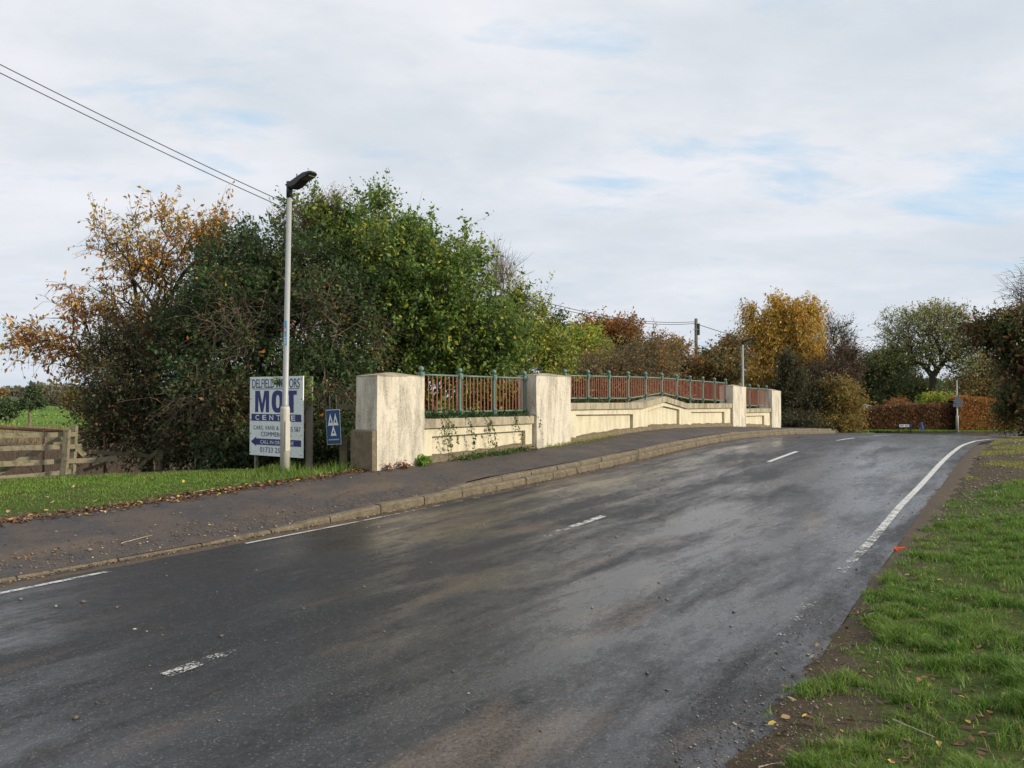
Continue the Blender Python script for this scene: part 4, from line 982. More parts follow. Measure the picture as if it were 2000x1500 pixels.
def blob(px, py, Yv, rx, rz, ry, wt=1):
    x, y, z = at(px, py, Yv); return (x, y, z, rx / 1500 * Yv, ry, rz / 1500 * Yv, wt)
def gz(px, Yv): return ((px - 1000) / 1500 * Yv, Yv, float(groundz((px - 1000) / 1500 * Yv, Yv)))
BUSHES = 'bushes and trees massed behind the sign and wall'

# near mass, left to right
tree('cherry_tree', 'sparse cherry tree with orange and red autumn leaves reaching out to the left edge', 'tree', gz(300, 18), [
    blob(290, 520, 18, 85, 65, 1.3, 1.1), blob(215, 480, 17.6, 42, 34, .7), blob(335, 462, 18.3, 38, 30, .6), blob(395, 480, 18.5, 50, 55, .9), blob(190, 600, 17.6, 75, 45, 1.1), blob(300, 620, 18, 100, 70, 1.4, 1.2),
    blob(140, 560, 17.2, 35, 22, .6), blob(90, 665, 17, 80, 22, .6, 1.5), blob(170, 690, 17, 70, 35, .9), blob(262, 432, 18, 12, 16, .3), blob(315, 428, 18, 18, 14, .3), blob(420, 440, 18.5, 18, 22, .4), blob(190, 440, 17.5, 25, 14, .3)],
    640, L_cherry, bark_brown, .10, 13, .09, 3, .55, .12, 11, BUSHES, .45, .55, .15, 2, None, .006, .6, 5, twig_r=.004, shoots=120, shoot=.8)
tree('bramble_thicket', 'brown twiggy bramble thicket under the orange cherry tree', 'bush', gz(270, 16.3), [
    blob(300, 790, 16.2, 110, 110, 1.2, 1.2), blob(230, 770, 16, 70, 80, .9), blob(215, 850, 15.8, 50, 45, .7), blob(340, 690, 16.6, 110, 70, 1.2), blob(360, 850, 15.4, 90, 55, .9), blob(440, 800, 15.2, 60, 100, .9), blob(250, 690, 16.5, 70, 45, .9)],
    1050, L_bram, bark_dark, .07, 36, .15, 4, .6, .05, 12, BUSHES, .5, .2, .2, 6, None, .005, .6, 4, 'foliage', 'stems', floor=.2, shoots=70, shoot=.7)
tree('hawthorn_tree', 'dark green hawthorn with scattered orange leaves behind the garage sign', 'tree', gz(520, 17.0), [
    blob(500, 600, 17.2, 130, 120, 1.8, 1.3), blob(440, 560, 17.4, 70, 70, 1.2), blob(490, 490, 17.6, 30, 50, .9), blob(560, 545, 17.6, 100, 95, 1.5), blob(520, 760, 16.2, 130, 115, 1.3, 1.3), blob(640, 740, 16.4, 100, 120, 1.4, 1.2), blob(640, 600, 17.0, 110, 110, 1.5), blob(410, 640, 16.6, 80, 90, 1.2), blob(400, 760, 15.8, 60, 110, 1.0), blob(560, 860, 15.2, 110, 45, .8), blob(660, 850, 15.0, 60, 55, .6), blob(450, 880, 14.9, 110, 38, .5, 2), blob(620, 890, 14.9, 90, 28, .4, 2), blob(470, 820, 16.5, 130, 90, .8, 1.5), blob(620, 800, 16.5, 90, 110, .8, 1.5)],
    2300, L_dark, bark_dark, .08, 50, .13, 4, .6, .13, 13, BUSHES, .55, .15, .25, 5, None, .005, .55, 5, floor=.05, shoots=150, shoot=.7)
tree('green_tree', 'tall bushy tree with sunlit green leaves and an uneven pointed top', 'tree', gz(800, 19.5), [
    blob(740, 520, 19.3, 120, 105, 2.0, 1.4), blob(745, 405, 19.3, 22, 40, .6, 1.6), blob(690, 455, 19.3, 55, 45, 1.2), blob(800, 470, 19.3, 50, 40, 1.2), blob(850, 545, 19.3, 80, 75, 1.7), blob(925, 515, 19.4, 26, 34, .8), blob(890, 630, 19.0, 100, 90, 1.8), blob(780, 600, 18.4, 140, 130, 1.8, 1.4), blob(965, 645, 19.6, 50, 50, 1.2), blob(820, 700, 18.6, 160, 60, 1.3), blob(620, 440, 19.0, 50, 50, 1.0), blob(960, 670, 18.9, 70, 70, 1.3), blob(750, 760, 18.0, 110, 70, .9)],
    1900, L_green, bark_brown, .095, 46, .12, 4, .62, .16, 14, BUSHES, .55, .2, .35, 4, None, .005, .55, 5, shoots=150, shoot=.75)
tree('bare_shrub', 'tangle of pale dead twigs hanging over the front of the dark hawthorn', 'bush', gz(560, 15.6), [blob(460, 640, 15.6, 80, 90, .5), blob(600, 620, 15.8, 90, 90, .5), blob(640, 760, 15.4, 70, 60, .4), blob(380, 780, 15.0, 70, 60, .4), blob(720, 660, 16.6, 60, 60, .4)],
    300, L_russet, bark_pale, .07, 2, .2, 3, .6, .04, 18, BUSHES, up=-.1, tip_r=.0035, seg=4, leafpart='foliage', barkpart='stems', twig_r=.003)
tree('yellowing_shrub', 'yellow green shrub leaning over the middle pillar and railing', 'bush', gz(1010, 22), [
    blob(1000, 680, 22, 65, 65, 1.4, 1.2), blob(1045, 670, 22.5, 28, 50, .8), blob(1052, 620, 22.5, 12, 26, .4), blob(1075, 700, 23, 40, 45, 1.0), blob(940, 710, 21.5, 70, 60, 1.0), blob(980, 770, 21.5, 130, 50, 1.0), blob(1010, 600, 22, 20, 30, .5)],
    850, L_ygreen, bark_brown, .095, 38, .14, 4, .65, .08, 15, BUSHES, .5, .2, .3, 4, None, .005, .55, 4, 'foliage', 'stems', shoots=80, shoot=1.0)
tree('bare_shrub', 'pale leafless twigs standing up at the right shoulder of the green tree', 'bush', gz(975, 22.5), [blob(978, 555, 22.5, 35, 62, .8), blob(1010, 615, 22.5, 25, 40, .6)],
    160, L_ygreen, bark_pale, .05, 0, .2, 5, .7, .05, 16, BUSHES, up=1.2, tip_r=.005, seg=4, barkpart='stems', twig_r=.004)
tree('bare_shrub', 'thin bare twigs with few leaves beside the lamp head', 'bush', gz(600, 18.8), [blob(590, 440, 18.8, 45, 40, .6), blob(615, 410, 18.8, 30, 25, .4), blob(650, 400, 18.8, 25, 25, .4)],
    150, L_russet, bark_pale, .05, 6, .2, 4, .5, .05, 17, BUSHES, up=.6, tip_r=.005, seg=4, leafpart='foliage', barkpart='stems', twig_r=.0035)

# background row behind the railing
BG = 'autumn trees in a row behind the long railing'
def bgt(name, label, px, Yv, blobs_, n, lm, bk, leaf=.14, per=45, cat='tree', seed=1, group=BG, **kw):
    kw.setdefault('twl', .8); kw.setdefault('spread', .32); kw.setdefault('tip_r', .012); kw.setdefault('twig_r', .008); kw.setdefault('trunk_r', .2); kw.setdefault('seg', 4)
    kw.setdefault('shoots', n // 9); kw.setdefault('shoot', .9)
    return tree(name, label, cat, gz(px, Yv), blobs_, n, lm, bk, leaf * 1.15, int(per * .82), seed=seed, group=group, **kw)
bgt('conifer', 'small dark evergreen tip just right of the yellowing shrub', 1088, 38, [blob(1088, 690, 38, 22, 55, 1.0), blob(1088, 640, 38, 8, 18, .4)], 160, L_conifer, bark_dark, .14, 60, seed=21)
bgt('lime_tree', 'round lime yellow tree behind the start of the long railing', 1135, 34, [blob(1135, 690, 34, 45, 40, 1.5), blob(1110, 715, 33, 30, 30, 1.0)], 330, L_lime, bark_brown, .12, 50, seed=22)
bgt('russet_tree', 'russet red tree topping the row under the sagging wires', 1195, 46, [blob(1190, 650, 46, 38, 26, 1.6), blob(1150, 650, 46, 22, 18, 1.0), blob(1220, 660, 46, 30, 35, 1.3), blob(1180, 680, 46, 55, 40, 1.6)], 420, L_russet, bark_brown, .16, 42, seed=23)
bgt('thorn_bush', 'tangle of grey brown twigs with thin leaves behind the railing', 1180, 30, [blob(1130, 740, 29, 60, 45, 1.2), blob(1200, 735, 30, 60, 45, 1.3), blob(1260, 720, 31, 55, 55, 1.3), blob(1170, 780, 29, 120, 40, 1.0)], 620, L_olive, bark_grey, .09, 30, 'bush', 24, twigs=4, twig_r=.006, leafpart='foliage', barkpart='stems')
bgt('autumn_tree', 'olive brown tree right of the russet tree', 1260, 44, [blob(1250, 705, 44, 50, 40, 1.6), blob(1290, 705, 45, 35, 34, 1.3), blob(1230, 740, 44, 60, 45, 1.3)], 420, L_olive, bark_grey, .15, 36, seed=25)
bgt('autumn_tree', 'thin orange brown tree left of the telegraph pole with sky showing through', 1325, 48, [blob(1320, 712, 48, 38, 38, 1.3), blob(1320, 680, 48, 20, 14, .8), blob(1350, 730, 48, 35, 40, 1.2), blob(1295, 740, 46, 40, 35, 1.2)], 330, leaves('tawny_leaves', [(3, (.24, .13, .045)), (2, (.15, .11, .04)), (1, (.30, .15, .04))]), bark_grey, .15, 26, seed=26)
bgt('autumn_tree', 'olive rust tree right of the telegraph pole', 1405, 50, [blob(1415, 705, 50, 45, 38, 1.8), blob(1430, 680, 50, 28, 18, 1.0), blob(1400, 740, 48, 50, 45, 1.5), blob(1382, 715, 50, 18, 30, 1.0)], 480, L_olive, bark_brown, .16, 40, seed=27)
bgt('golden_birch', 'tall golden yellow birch with drooping sprays behind the far lamp', 1540, 54, [blob(1550, 635, 54, 42, 52, 1.9, 1.2), blob(1520, 612, 54, 22, 34, 1.2), blob(1582, 612, 54, 18, 26, 1.0), blob(1500, 680, 54, 38, 55, 1.8), blob(1480, 735, 53, 32, 45, 1.3), blob(1560, 690, 54, 45, 45, 1.8), blob(1480, 640, 54, 25, 25, 1.0), blob(1465, 610, 54, 15, 14, .6)], 1000, L_birch, bark_pale, .15, 46, seed=28, droop=.9, up=-.5, twl=1.1, group=BG)
bgt('ivy_tree', 'dark ivy covered tree behind the last pillar', 1545, 46, [blob(1545, 790, 46, 30, 50, 1.3), blob(1538, 725, 46, 9, 40, .5), blob(1560, 745, 46, 8, 30, .4), blob(1590, 790, 47, 45, 45, 1.6), blob(1560, 830, 44, 50, 25, 1.3), blob(1530, 770, 46, 25, 18, .8)], 600, leaves('dark_ivy_leaves', [(3, (.035, .055, .022)), (3, (.06, .045, .025)), (1, (.10, .07, .03))]), bark_dark, .12, 60, seed=29, floor=-1)
bgt('bare_tree', 'almost leafless purplish tree between the golden birch and the open sky', 1635, 56, [blob(1630, 660, 56, 32, 38, 1.4), blob(1650, 690, 56, 28, 30, 1.2), blob(1605, 700, 56, 35, 45, 1.4)], 260, L_bram, bark_brown, .12, 9, seed=30, twigs=5, twl=1.0, up=.7, twig_r=.010)
bgt('shaded_bush', 'dark reddish brown undergrowth below the leafless purplish tree', 1610, 50, [blob(1620, 760, 50, 50, 60, 1.6), blob(1650, 720, 52, 28, 40, 1.2), blob(1600, 830, 48, 50, 25, 1.2)], 600, leaves('purple_brown_leaves', [(3, (.085, .05, .035)), (2, (.05, .06, .028)), (1, (.14, .07, .035))]), bark_dark, .13, 50, 'bush', 31, floor=-1, leafpart='foliage', barkpart='stems')
bgt('golden_bush', 'olive gold rounded bush at the left end of the hedge', 1645, 46, [blob(1645, 790, 46, 32, 42, 1.2), blob(1640, 830, 45, 38, 22, 1.0), blob(1625, 800, 46, 20, 45, 1.0)], 420, leaves('olive_gold_leaves', [(3, (.21, .15, .035)), (3, (.14, .13, .035)), (1, (.28, .14, .03))]), bark_brown, .11, 50, 'bush', 32, leafpart='foliage', barkpart='stems')
FAR = 'darker trees behind the hedge'
bgt('woodland_tree', 'dull olive tree rising behind the grey bungalow roof', 1710, 84, [blob(1700, 740, 84, 55, 45, 3), blob(1720, 710, 84, 30, 25, 2), blob(1690, 775, 84, 45, 22, 2)], 520, L_far, bark_dark, .24, 40, seed=33, group=FAR, trunk_r=.3, twl=1.2, spread=.8)
bgt('woodland_tree', 'dull dark green tree filling the gap below the spreading tree on its left', 1770, 80, [blob(1765, 765, 80, 45, 35, 3), blob(1750, 730, 82, 35, 30, 2), blob(1800, 780, 78, 40, 22, 2)], 460, L_far, bark_dark, .24, 40, seed=34, group=FAR, trunk_r=.3, twl=1.2, spread=.8)
bgt('woodland_tree', 'olive tree low behind the hedge to the right of the spreading tree', 1910, 86, [blob(1905, 760, 86, 50, 35, 3), blob(1930, 720, 86, 40, 30, 2.5), blob(1870, 780, 84, 40, 25, 2)], 420, L_olive, bark_dark, .24, 32, seed=35, group=FAR, trunk_r=.3, twl=1.2, spread=.8)
bgt('woodland_tree', 'very dark evergreen mass seen between the spreading tree and the right hand tree', 1890, 100, [blob(1890, 770, 100, 80, 20, 3), blob(1930, 765, 100, 50, 25, 3)], 340, L_ivy, bark_dark, .28, 45, seed=36, group=FAR, trunk_r=.3, twl=1.2, spread=.8)
bgt('spreading_tree', 'broad domed tree with thin olive leaves and dark spreading limbs', 1825, 76, [blob(1810, 640, 76, 75, 38, 5, .8), blob(1760, 680, 76, 40, 40, 3.5), blob(1860, 670, 76, 50, 45, 4), blob(1810, 690, 76, 85, 30, 4, .5), blob(1830, 620, 76, 40, 24, 3), blob(1880, 710, 75, 30, 25, 2.5)], 1100, L_spread, bark_dark, .19, 13, seed=37, group=FAR, crown_base=at(1822, 735, 76), trunk_r=.34, seg=7, tip_r=.016, twig_r=.012, shell=.33, k=.28, twl=1.1, spread=.7)
bgt('right_tree', 'dark rust and green tree overhanging from the right edge', 2020, 36, [blob(1960, 650, 36, 50, 34, 1.4), blob(2015, 632, 36, 55, 38, 1.6), blob(1925, 655, 36, 35, 25, .9), blob(2000, 700, 36, 50, 60, 1.5), blob(2060, 680, 36, 80, 90, 2.2)], 800, L_rightree, bark_dark, .15, 34, seed=38, group=None, crown_base=at(2020, 760, 36), trunk_r=.25)
bgt('right_shrub', 'dark shrub mass below the overhanging right hand tree', 2000, 40, [blob(1985, 790, 40, 28, 55, 1.2), blob(2030, 780, 40, 50, 65, 1.5)], 420, L_rightree, bark_dark, .12, 55, 'bush', 39, None, floor=-.3, leafpart='foliage', barkpart='stems')
bgt('bare_tree', 'bare twigs of a leafless tree poking in at the right edge above the rust tree', 2030, 48, [blob(2015, 575, 48, 38, 42, 1.2), blob(2060, 560, 48, 50, 60, 1.5)], 150, L_bram, bark_dark, .1, 0, seed=40, group=None, twigs=5, twl=1.1, up=.5, twig_r=.010)

# hedge
def hedge(name, label, x0, x1, Y0, Y1, top0, top1, bot, lm, n, seed, thick=1.6):
    g = np.random.default_rng(seed); f = g.uniform(0, 1, n); px = x0 + (x1 - x0) * f; Yv = Y0 + (Y1 - Y0) * f
    top = top0 + (top1 - top0) * f + (fbm(px * .08, f * 0, 1, seed) - .5) * 9
    side = g.uniform(0, 1, n)
    v = g.uniform(0, 1, n) ** .9
    front = side < .72
    py = np.where(front, top + (bot - top) * v, top + g.normal(0, 1.2, n))
    dy = np.where(front, g.normal(0, .12, n) + .25 * fbm(px * .3, py * .3, 1, 3), g.uniform(0, thick, n))
    P = np.c_[(px - 1000) / 1500 * Yv, Yv + dy, CAMZ - (py - 775) / 1500 * Yv]
    Vl, Fl = leaf_quads(P, g.normal(size=(n, 3)) + np.array([0, -.4, .3]), .13, g, .6)
    b0 = np.array(gz((x0 + x1) / 2, (Y0 + Y1) / 2)); root = empty(name, tuple(b0), label=label, cat='hedge')
    link('foliage', np_mesh('foliage', Vl - b0, Fl), lm, root)
    bm = bmesh.new()     # dense twig core
    m = int(abs(x1 - x0) / 12) + 2; prev = None
    for i in range(m):
        ff = i / (m - 1); pxx = x0 + (x1 - x0) * ff; Yy = Y0 + (Y1 - Y0) * ff; a = at(pxx, top0 + (top1 - top0) * ff + 5, Yy); b = at(pxx, bot + 14, Yy)
        cur = [bm.verts.new((a[0], Yy + .35, b[2])), bm.verts.new((a[0], Yy + .35, a[2])), bm.verts.new((a[0], Yy + thick, a[2])), bm.verts.new((a[0], Yy + thick, b[2]))]
        if prev: 
            for q in range(3): bm.faces.new((prev[q], cur[q], cur[q + 1], prev[q + 1]))
        prev = cur
    o = bm_obj('twigs', bm, bark_dark, root); o.matrix_parent_inverse = Matrix.Translation(-root.location)
    return root
hedge('beech_hedge', 'clipped beech hedge with shade painted into its leaves, behind the street name plate', 1655, 1880, 58, 62, 801, 788, 846, leaves('beech_leaves_painted_shade', [(3, (.105, .05, .025)), (2, (.07, .055, .022)), (1, (.17, .075, .028))]), 26000, 51)  # beech leaf colours darkened to paint in the shade on this stretch
hedge('beech_hedge', 'bright orange beech hedge right of the lamp with the triangular sign', 1872, 1985, 61, 64, 778, 784, 842, L_beech, 17000, 52)
bgt('garden_shrub', 'yellow green shrub poking above the hedge left of the triangular sign', 1825, 66, [blob(1830, 785, 66, 28, 12, 1), blob(1850, 790, 66, 15, 12, .8)], 160, L_lime, bark_brown, .14, 45, 'bush', 53, FAR, leafpart='foliage', barkpart='stems')
bgt('garden_shrub', 'rust coloured shrub poking above the hedge beside the bungalow roof', 1747, 64, [blob(1752, 795, 64, 13, 7, .8)], 90, L_russet, bark_brown, .12, 45, 'bush', 54, FAR, leafpart='foliage', barkpart='stems')

# bungalow
hx, hy, hzz = at(1668, 803, 69); hb = float(groundz(hx, hy)); hr = empty('bungalow', (hx, hy, hb), label='cream bungalow with a pale grey hipped roof showing over the hedge', cat='house')
eave = hzz - hb; bm = bmesh.new(); add_box(bm, (0, 3, (eave - .3) / 2), (5.6, 7, eave + .3)); bm_obj('wall', bm, housew, hr)
bm = bmesh.new(); e_ = [bm.verts.new(p) for p in ((-3.2, -.9, eave - .02), (3.2, -.9, eave - .02), (3.2, 6.9, eave - .02), (-3.2, 6.9, eave - .02))]
r1, r2 = bm.verts.new((-.3, 2.2, eave + 1.25)), bm.verts.new((-.3, 3.8, eave + 1.25)); bm.faces.new(e_[::-1]); bm.faces.new((e_[0], e_[1], r1)); bm.faces.new((e_[1], e_[2], r2, r1)); bm.faces.new((e_[2], e_[3], r2)); bm.faces.new((e_[3], e_[0], r1, r2)); bm_obj('roof', bm, roof_m, hr)
bm = bmesh.new(); add_box(bm, (2.2, -.52, eave - .9), (1.0, .06, .9)); bm_obj('window', bm, dark_m, hr)

# street name plate, leaning blue board, road sign back
snx, sny, snz = at(1767, 846, 57); sn = empty('street_name_plate', (snx, sny, snz), label='low white street name plate on two dark legs in front of the hedge', cat='sign')
kk = 57 / 1500
bm = bmesh.new(); add_box(bm, (-.06, 0, 14.5 * kk), (19.5 * kk, .03, 5 * kk)); bm_obj('plate', bm, white_print, sn)
bm = bmesh.new(); add_box(bm, (.0, .02, 14.5 * kk), (25 * kk, .02, 7.5 * kk)); bm_obj('backing_board', bm, black_m, sn)
bm = bmesh.new(); add_box(bm, (11 * kk, -.01, 14.5 * kk), (4 * kk, .03, 5 * kk)); bm_obj('blue_end_panel', bm, navy, sn)
bm = bmesh.new()
for q in range(9):
    if q != 4: add_box(bm, (-.06 + (q - 4) * 1.9 * kk, -.018, 14.5 * kk), (1.2 * kk, .006, 2.2 * kk))
bm_obj('lettering', bm, navy, sn)
for sx_ in (-11.5, 12): bm = bmesh.new(); add_box(bm, (sx_ * kk, .04, 7 * kk - .1), (.09, .06, 16 * kk)); bm_obj('leg', bm, black_m, sn)
bx, by, bz = at(1801, 840, 58); bm = bmesh.new(); add_box(bm, (0, 0, .28), (.14, .05, .62), Matrix.Rotation(R(-12), 3, 'Y')); add_box(bm, (-.10, .02, .30), (.07, .05, .55), Matrix.Rotation(R(-12), 3, 'Y'))
tag(bm_obj('marker_board', bm, simple('blue_plastic', (.03, .12, .36), .5), None, bevel=.008, loc=(bx, by, bz)), 'small blue board leaning on the verge right of the street name plate', 'board')
rsn = empty('road_sign', (Lb3[0], Lb3[1] - .12, Lb3[2]), label='dark back of a triangular road sign fixed to the farthest lamp by the hedge', cat='sign')
ks = 60 / 1500; bm = bmesh.new(); a = [bm.verts.new((x * ks, y_, z * ks)) for y_ in (-.02, .02) for x, z in ((-9, 52), (-8.5, 50.5), (8.5, 50.5), (9, 52), (.8, 66.5), (-.8, 66.5))]
bm.faces.new(a[:6]); bm.faces.new(a[6:][::-1])
for q in range(6): bm.faces.new((a[q], a[(q + 1) % 6], a[6 + (q + 1) % 6], a[6 + q]))
bm_obj('triangle_panel', bm, simple('grey_sign_back', (.07, .10, .13), .6), rsn)
bm = bmesh.new(); add_box(bm, (0, 0, 46.5 * ks), (19 * ks, .03, 6 * ks)); bm_obj('plate', bm, MATS['grey_sign_back'], rsn)

# ------------------------------------------------------------------ left field: pine, trees, woodland, reeds
pt = at(58, 838, 64); tree('pine_tree', 'dark pine with a bare pale trunk standing in the field at the left', 'tree', (pt[0], 64, float(groundz(pt[0], 64)) ), [blob(60, 786, 64, 24, 9, .9), blob(66, 770, 64, 16, 10, .7), blob(70, 760, 64, 6, 7, .3), blob(46, 792, 64, 12, 5, .5), blob(80, 788, 64, 9, 8, .4)],
     260, L_conifer, bark_pale, .13, 50, .15, 3, .3, .11, 61, 'trees standing in the left field', crown_base=at(59, 800, 64), tip_r=.01, seg=6, twig_r=.006)
for i, (px, yv, rx, rz, Yv, lm, lb) in enumerate(((-6, 780, 12, 14, 110, L_olive, 'green tree cut by the left edge in the field'), (145, 780, 12, 18, 110, L_olive, 'small brown tree in the field right of the pine'), (187, 795, 12, 22, 70, L_far, 'thin tree in the field beside the cherry branches'), (108, 778, 16, 11, 170, L_wood, 'pale rounded willow beyond the pine'), (168, 780, 16, 14, 160, L_wood, 'pale tan tree beyond the small brown tree'), (12, 798, 10, 10, 75, L_conifer, 'low dark evergreen by the left edge below the green tree'))):
    tree('field_tree', lb, 'tree', gz(px, Yv), [blob(px, yv, Yv, rx, rz, rx / 1500 * Yv)], 130, lm, bark_grey, .16 + Yv * .0009, 50, .5 + Yv * .004, 3, .6, .12, 70 + i, 'trees standing in the left field', tip_r=.012, seg=4, twig_r=.009)
def wood_mass(name, label, px0, px1, Yv, topfn, n, size, seed, lm):
    g = np.random.default_rng(seed); px = g.uniform(px0, px1, n); tp_ = topfn(px) + (fbm(px * .12, px * 0, 1, seed) - .5) * 14; py = tp_ + (CAMZ + 1.3) / Yv * 1500 * 0 + (795 - tp_) * g.uniform(0, 1, n) ** 1.1
    P = np.c_[(px - 1000) / 1500 * Yv, Yv + g.uniform(0, 25, n), CAMZ - (py - 775) / 1500 * Yv]; Vl, Fl = leaf_quads(P, g.normal(size=(n, 3)), size, g, .8)
    return tag(link(name, np_mesh(name, Vl, Fl), lm), label, 'wood', None, 'stuff')
wood_mass('distant_wood', 'grey brown wood with haze painted into its colour, on the left horizon', -80, 330, 300, lambda p: itp(p, [(-80, 768), (20, 758), (60, 750), (100, 753), (118, 762), (130, 770), (200, 768), (330, 760)]), 14000, 1.5, 81, L_wood)
wood_mass('distant_wood', 'low olive tree line along the far edge of the field', -80, 330, 230, lambda p: itp(p, [(-80, 783), (40, 782), (80, 776), (125, 780), (200, 776), (330, 772)]), 9000, 1.1, 82, L_wood)
wood_mass('distant_wood', 'far dull tree line behind the railings and hedge', 1040, 2100, 140, lambda p: itp(p, [(1040, 735), (1300, 740), (1650, 745), (1700, 735), (1950, 745), (2100, 745)]), 30000, .8, 83, L_far)
# reeds and dead stems behind the fence
def stems(name, label, n, region, h, seed, m, wd=.006, kind='stuff', lean=.25):
    g = np.random.default_rng(seed); px = g.uniform(region[0], region[1], n); Yv = g.uniform(region[2], region[3], n); x = (px - 1000) / 1500 * Yv; z = groundz(x, Yv); hh = h * g.uniform(.4, 1.1, n)
    P = np.c_[x, Yv, z]; D = np.c_[g.normal(0, lean, n), g.normal(0, lean, n), np.ones(n)]; D /= np.linalg.norm(D, axis=1, keepdims=True); U = np.c_[np.cos(px), np.sin(px) * .3, 0 * px]
    V = np.stack([P - U * wd, P + U * wd, P + D * hh[:, None] + U * wd * .3, P + D * hh[:, None] - U * wd * .3], 1).reshape(-1, 3)
    return tag(link(name, np_mesh(name, V, np.arange(n * 4).reshape(n, 4)), m), label, 'dry plants', None, kind)
stems('dead_stems', 'brown dead stems and litter behind the timber fence', 14000, (-100, 330, 15.4, 46), .42, 91, leaves('dead_stem', [(3, (.09, .055, .04)), (2, (.13, .075, .05)), (1, (.05, .06, .03))]), .008, lean=.6)
stems('reeds', 'pale dry reeds along the near edge of the green field', 4500, (-100, 330, 50, 63), .5, 92, reed_m, .02)

# ------------------------------------------------------------------ grass
def blades(name, label, x, y, h, wd, m, seed, lean=.5, zfn=groundz):
    g = np.random.default_rng(seed); n = len(x); z = zfn(x, y) - .005; P = np.c_[x, y, z]; a = g.uniform(0, 2 * np.pi, n)
    U = np.c_[np.cos(a), np.sin(a), 0 * a]; b = g.uniform(0, 2 * np.pi, n); Ln = (g.uniform(.15, 1.0, n) * lean)[:, None]; D = np.c_[np.cos(b), np.sin(b), 0 * b] * Ln
    H = h[:, None] * np.array([[0, 0, 1.]]); w_ = wd[:, None] * U
    m1 = P + H * .55 + D * h[:, None] * .35; tip = P + H * (1 - .25 * Ln) + D * h[:, None] * 1.2
    V = np.stack([P - w_, P + w_, m1 + w_ * .7, m1 - w_ * .7, tip], 1).reshape(-1, 3); i0 = np.arange(n) * 5
    F4 = np.stack([i0, i0 + 1, i0 + 2, i0 + 3], -1); F3 = np.stack([i0 + 3, i0 + 2, i0 + 4], -1)
    return tag(link(name, np_mesh(name, V, [F4, F3]), m), label, 'grass', None, 'stuff')
g = np.random.default_rng(101)
# right verge, density falling with distance
n = 800000; yv = 2.2 + 22 * g.uniform(0, 1, n) ** 1.9; xv = g.uniform(.30, .72, n) * yv + .0
dn = grass_density(xv, yv); cl = fbm(xv, yv, 7, 44, 3); s1_, d1_ = SD(xv, yv)
keep = (g.uniform(0, 1, n) < dn ** 1.2 * np.clip((cl - .37) * 4.2, .07, 1) * np.clip((fbm(xv, yv, 2.3, 77) - .33) * 4.5, .07, 1)) & (d1_ > -1.45)
xv, yv, cl, dnk = xv[keep], yv[keep], cl[keep], dn[keep]; s1_, d1_ = SD(xv, yv)
hh = (.014 + .085 * np.clip(cl - .40, 0, 1) * 1.6 + .022 * dnk) * g.uniform(.6, 1.35, len(xv)) * (1 + .0 * yv); wd = .0016 * (1 + yv * .10) * g.uniform(.7, 1.3, len(xv))
dry = (s1_ > 14.5) & (d1_ > -1.2) & (s1_ - d1_ * .5 > 15.2)
blades('grass', 'short green grass tufts on the right hand verge', xv[~dry], yv[~dry], hh[~dry], wd[~dry], grass_r, 102, 1.0)
n = 60000; yv = g.uniform(12, 34, n); xv = g.uniform(.58, .72, n) * yv; s1_, d1_ = SD(xv, yv); pm = fbm(xv, yv, .8, 47); keep = (s1_ - d1_ * .5 > 15) & (d1_ > -1.1 + (pm < .5) * 1.3) & (g.uniform(0, 1, n) < np.clip((pm - .36) * 4, 0, 1)) & ~in_poly(xv, yv, ROADPOLY); xv, yv = xv[keep], yv[keep]
blades('grass', 'pale mossy sunlit grass by the bend at the right edge', xv, yv, .035 * g.uniform(.5, 1.4, len(xv)), np.full(len(xv), .006), grass_dry, 103, .9)
# left verge
n = 230000; xv = g.uniform(-12.5, -2.2, n); yv = g.uniform(7.0, 15.5, n); dn = grass_density(xv, yv); s1_, d1_ = SD(xv, yv); vn = fbm(xv, yv, 1.6, 71); vn2 = fbm(xv, yv, 6, 72); keep = (g.uniform(0, 1, n) < dn * np.clip((vn - .22) * 3.5, .25, 1) * np.clip((vn2 - .2) * 3.5, .3, 1)) & (d1_ < -8.9) & (xv > -.72 * yv); xv, yv, s1_, d1_ = xv[keep], yv[keep], s1_[keep], d1_[keep]
tuft = ss(7.2, 8.6, s1_) * ss(-11.3, -10.6, d1_); hh = (.035 + .10 * tuft) * g.uniform(.6, 1.35, len(xv))
hh = hh * np.clip(.45 + 1.3 * fbm(xv, yv, 2.4, 73), .6, 1.3)
dryL = (d1_ > -10.2 - 1.2 * ss(7, 3, s1_) + (fbm(xv, yv, 1.5, 74) - .5) * 1.6) & (s1_ < 8.2)
blades('grass', 'green mown grass on the left verge in front of the sign', xv[~dryL], yv[~dryL], hh[~dryL], np.full((~dryL).sum(), .0035), grass_m, 104, .7)
blades('grass', 'worn mossy grass along the footway edge at the lower left', xv[dryL], yv[dryL], hh[dryL] * .75, np.full(dryL.sum(), .0035), grass_r, 107, .9)
# far verge
n = 26000; f = g.uniform(0, 1, n); px = 1630 + 350 * f; Y0 = 57.0 + 4.6 * f; yv = Y0 + g.uniform(0, 2.6, n); xv = (px - 1000) / 1500 * yv
def farz(x, y): s, d = SD(x, y); return groundz(x, y) + .02
blades('grass', 'strip of green grass along the foot of the far hedge', xv, yv, .14 * g.uniform(.5, 1.3, n), np.full(n, .02), grass_m, 105, .5, farz)
# field tufts
n = 14000; yv = 64 + 150 * g.uniform(0, 1, n) ** 1.4; px = g.uniform(-60, 330, n); xv = (px - 1000) / 1500 * yv; keep = fbm(xv, yv, .12, 49) > .5; xv, yv = xv[keep], yv[keep]
blades('grass', 'rough green tufts scattered over the left field', xv, yv, .22 * g.uniform(.4, 1.3, len(xv)), np.full(len(xv), .09), grass_m, 106, .6)

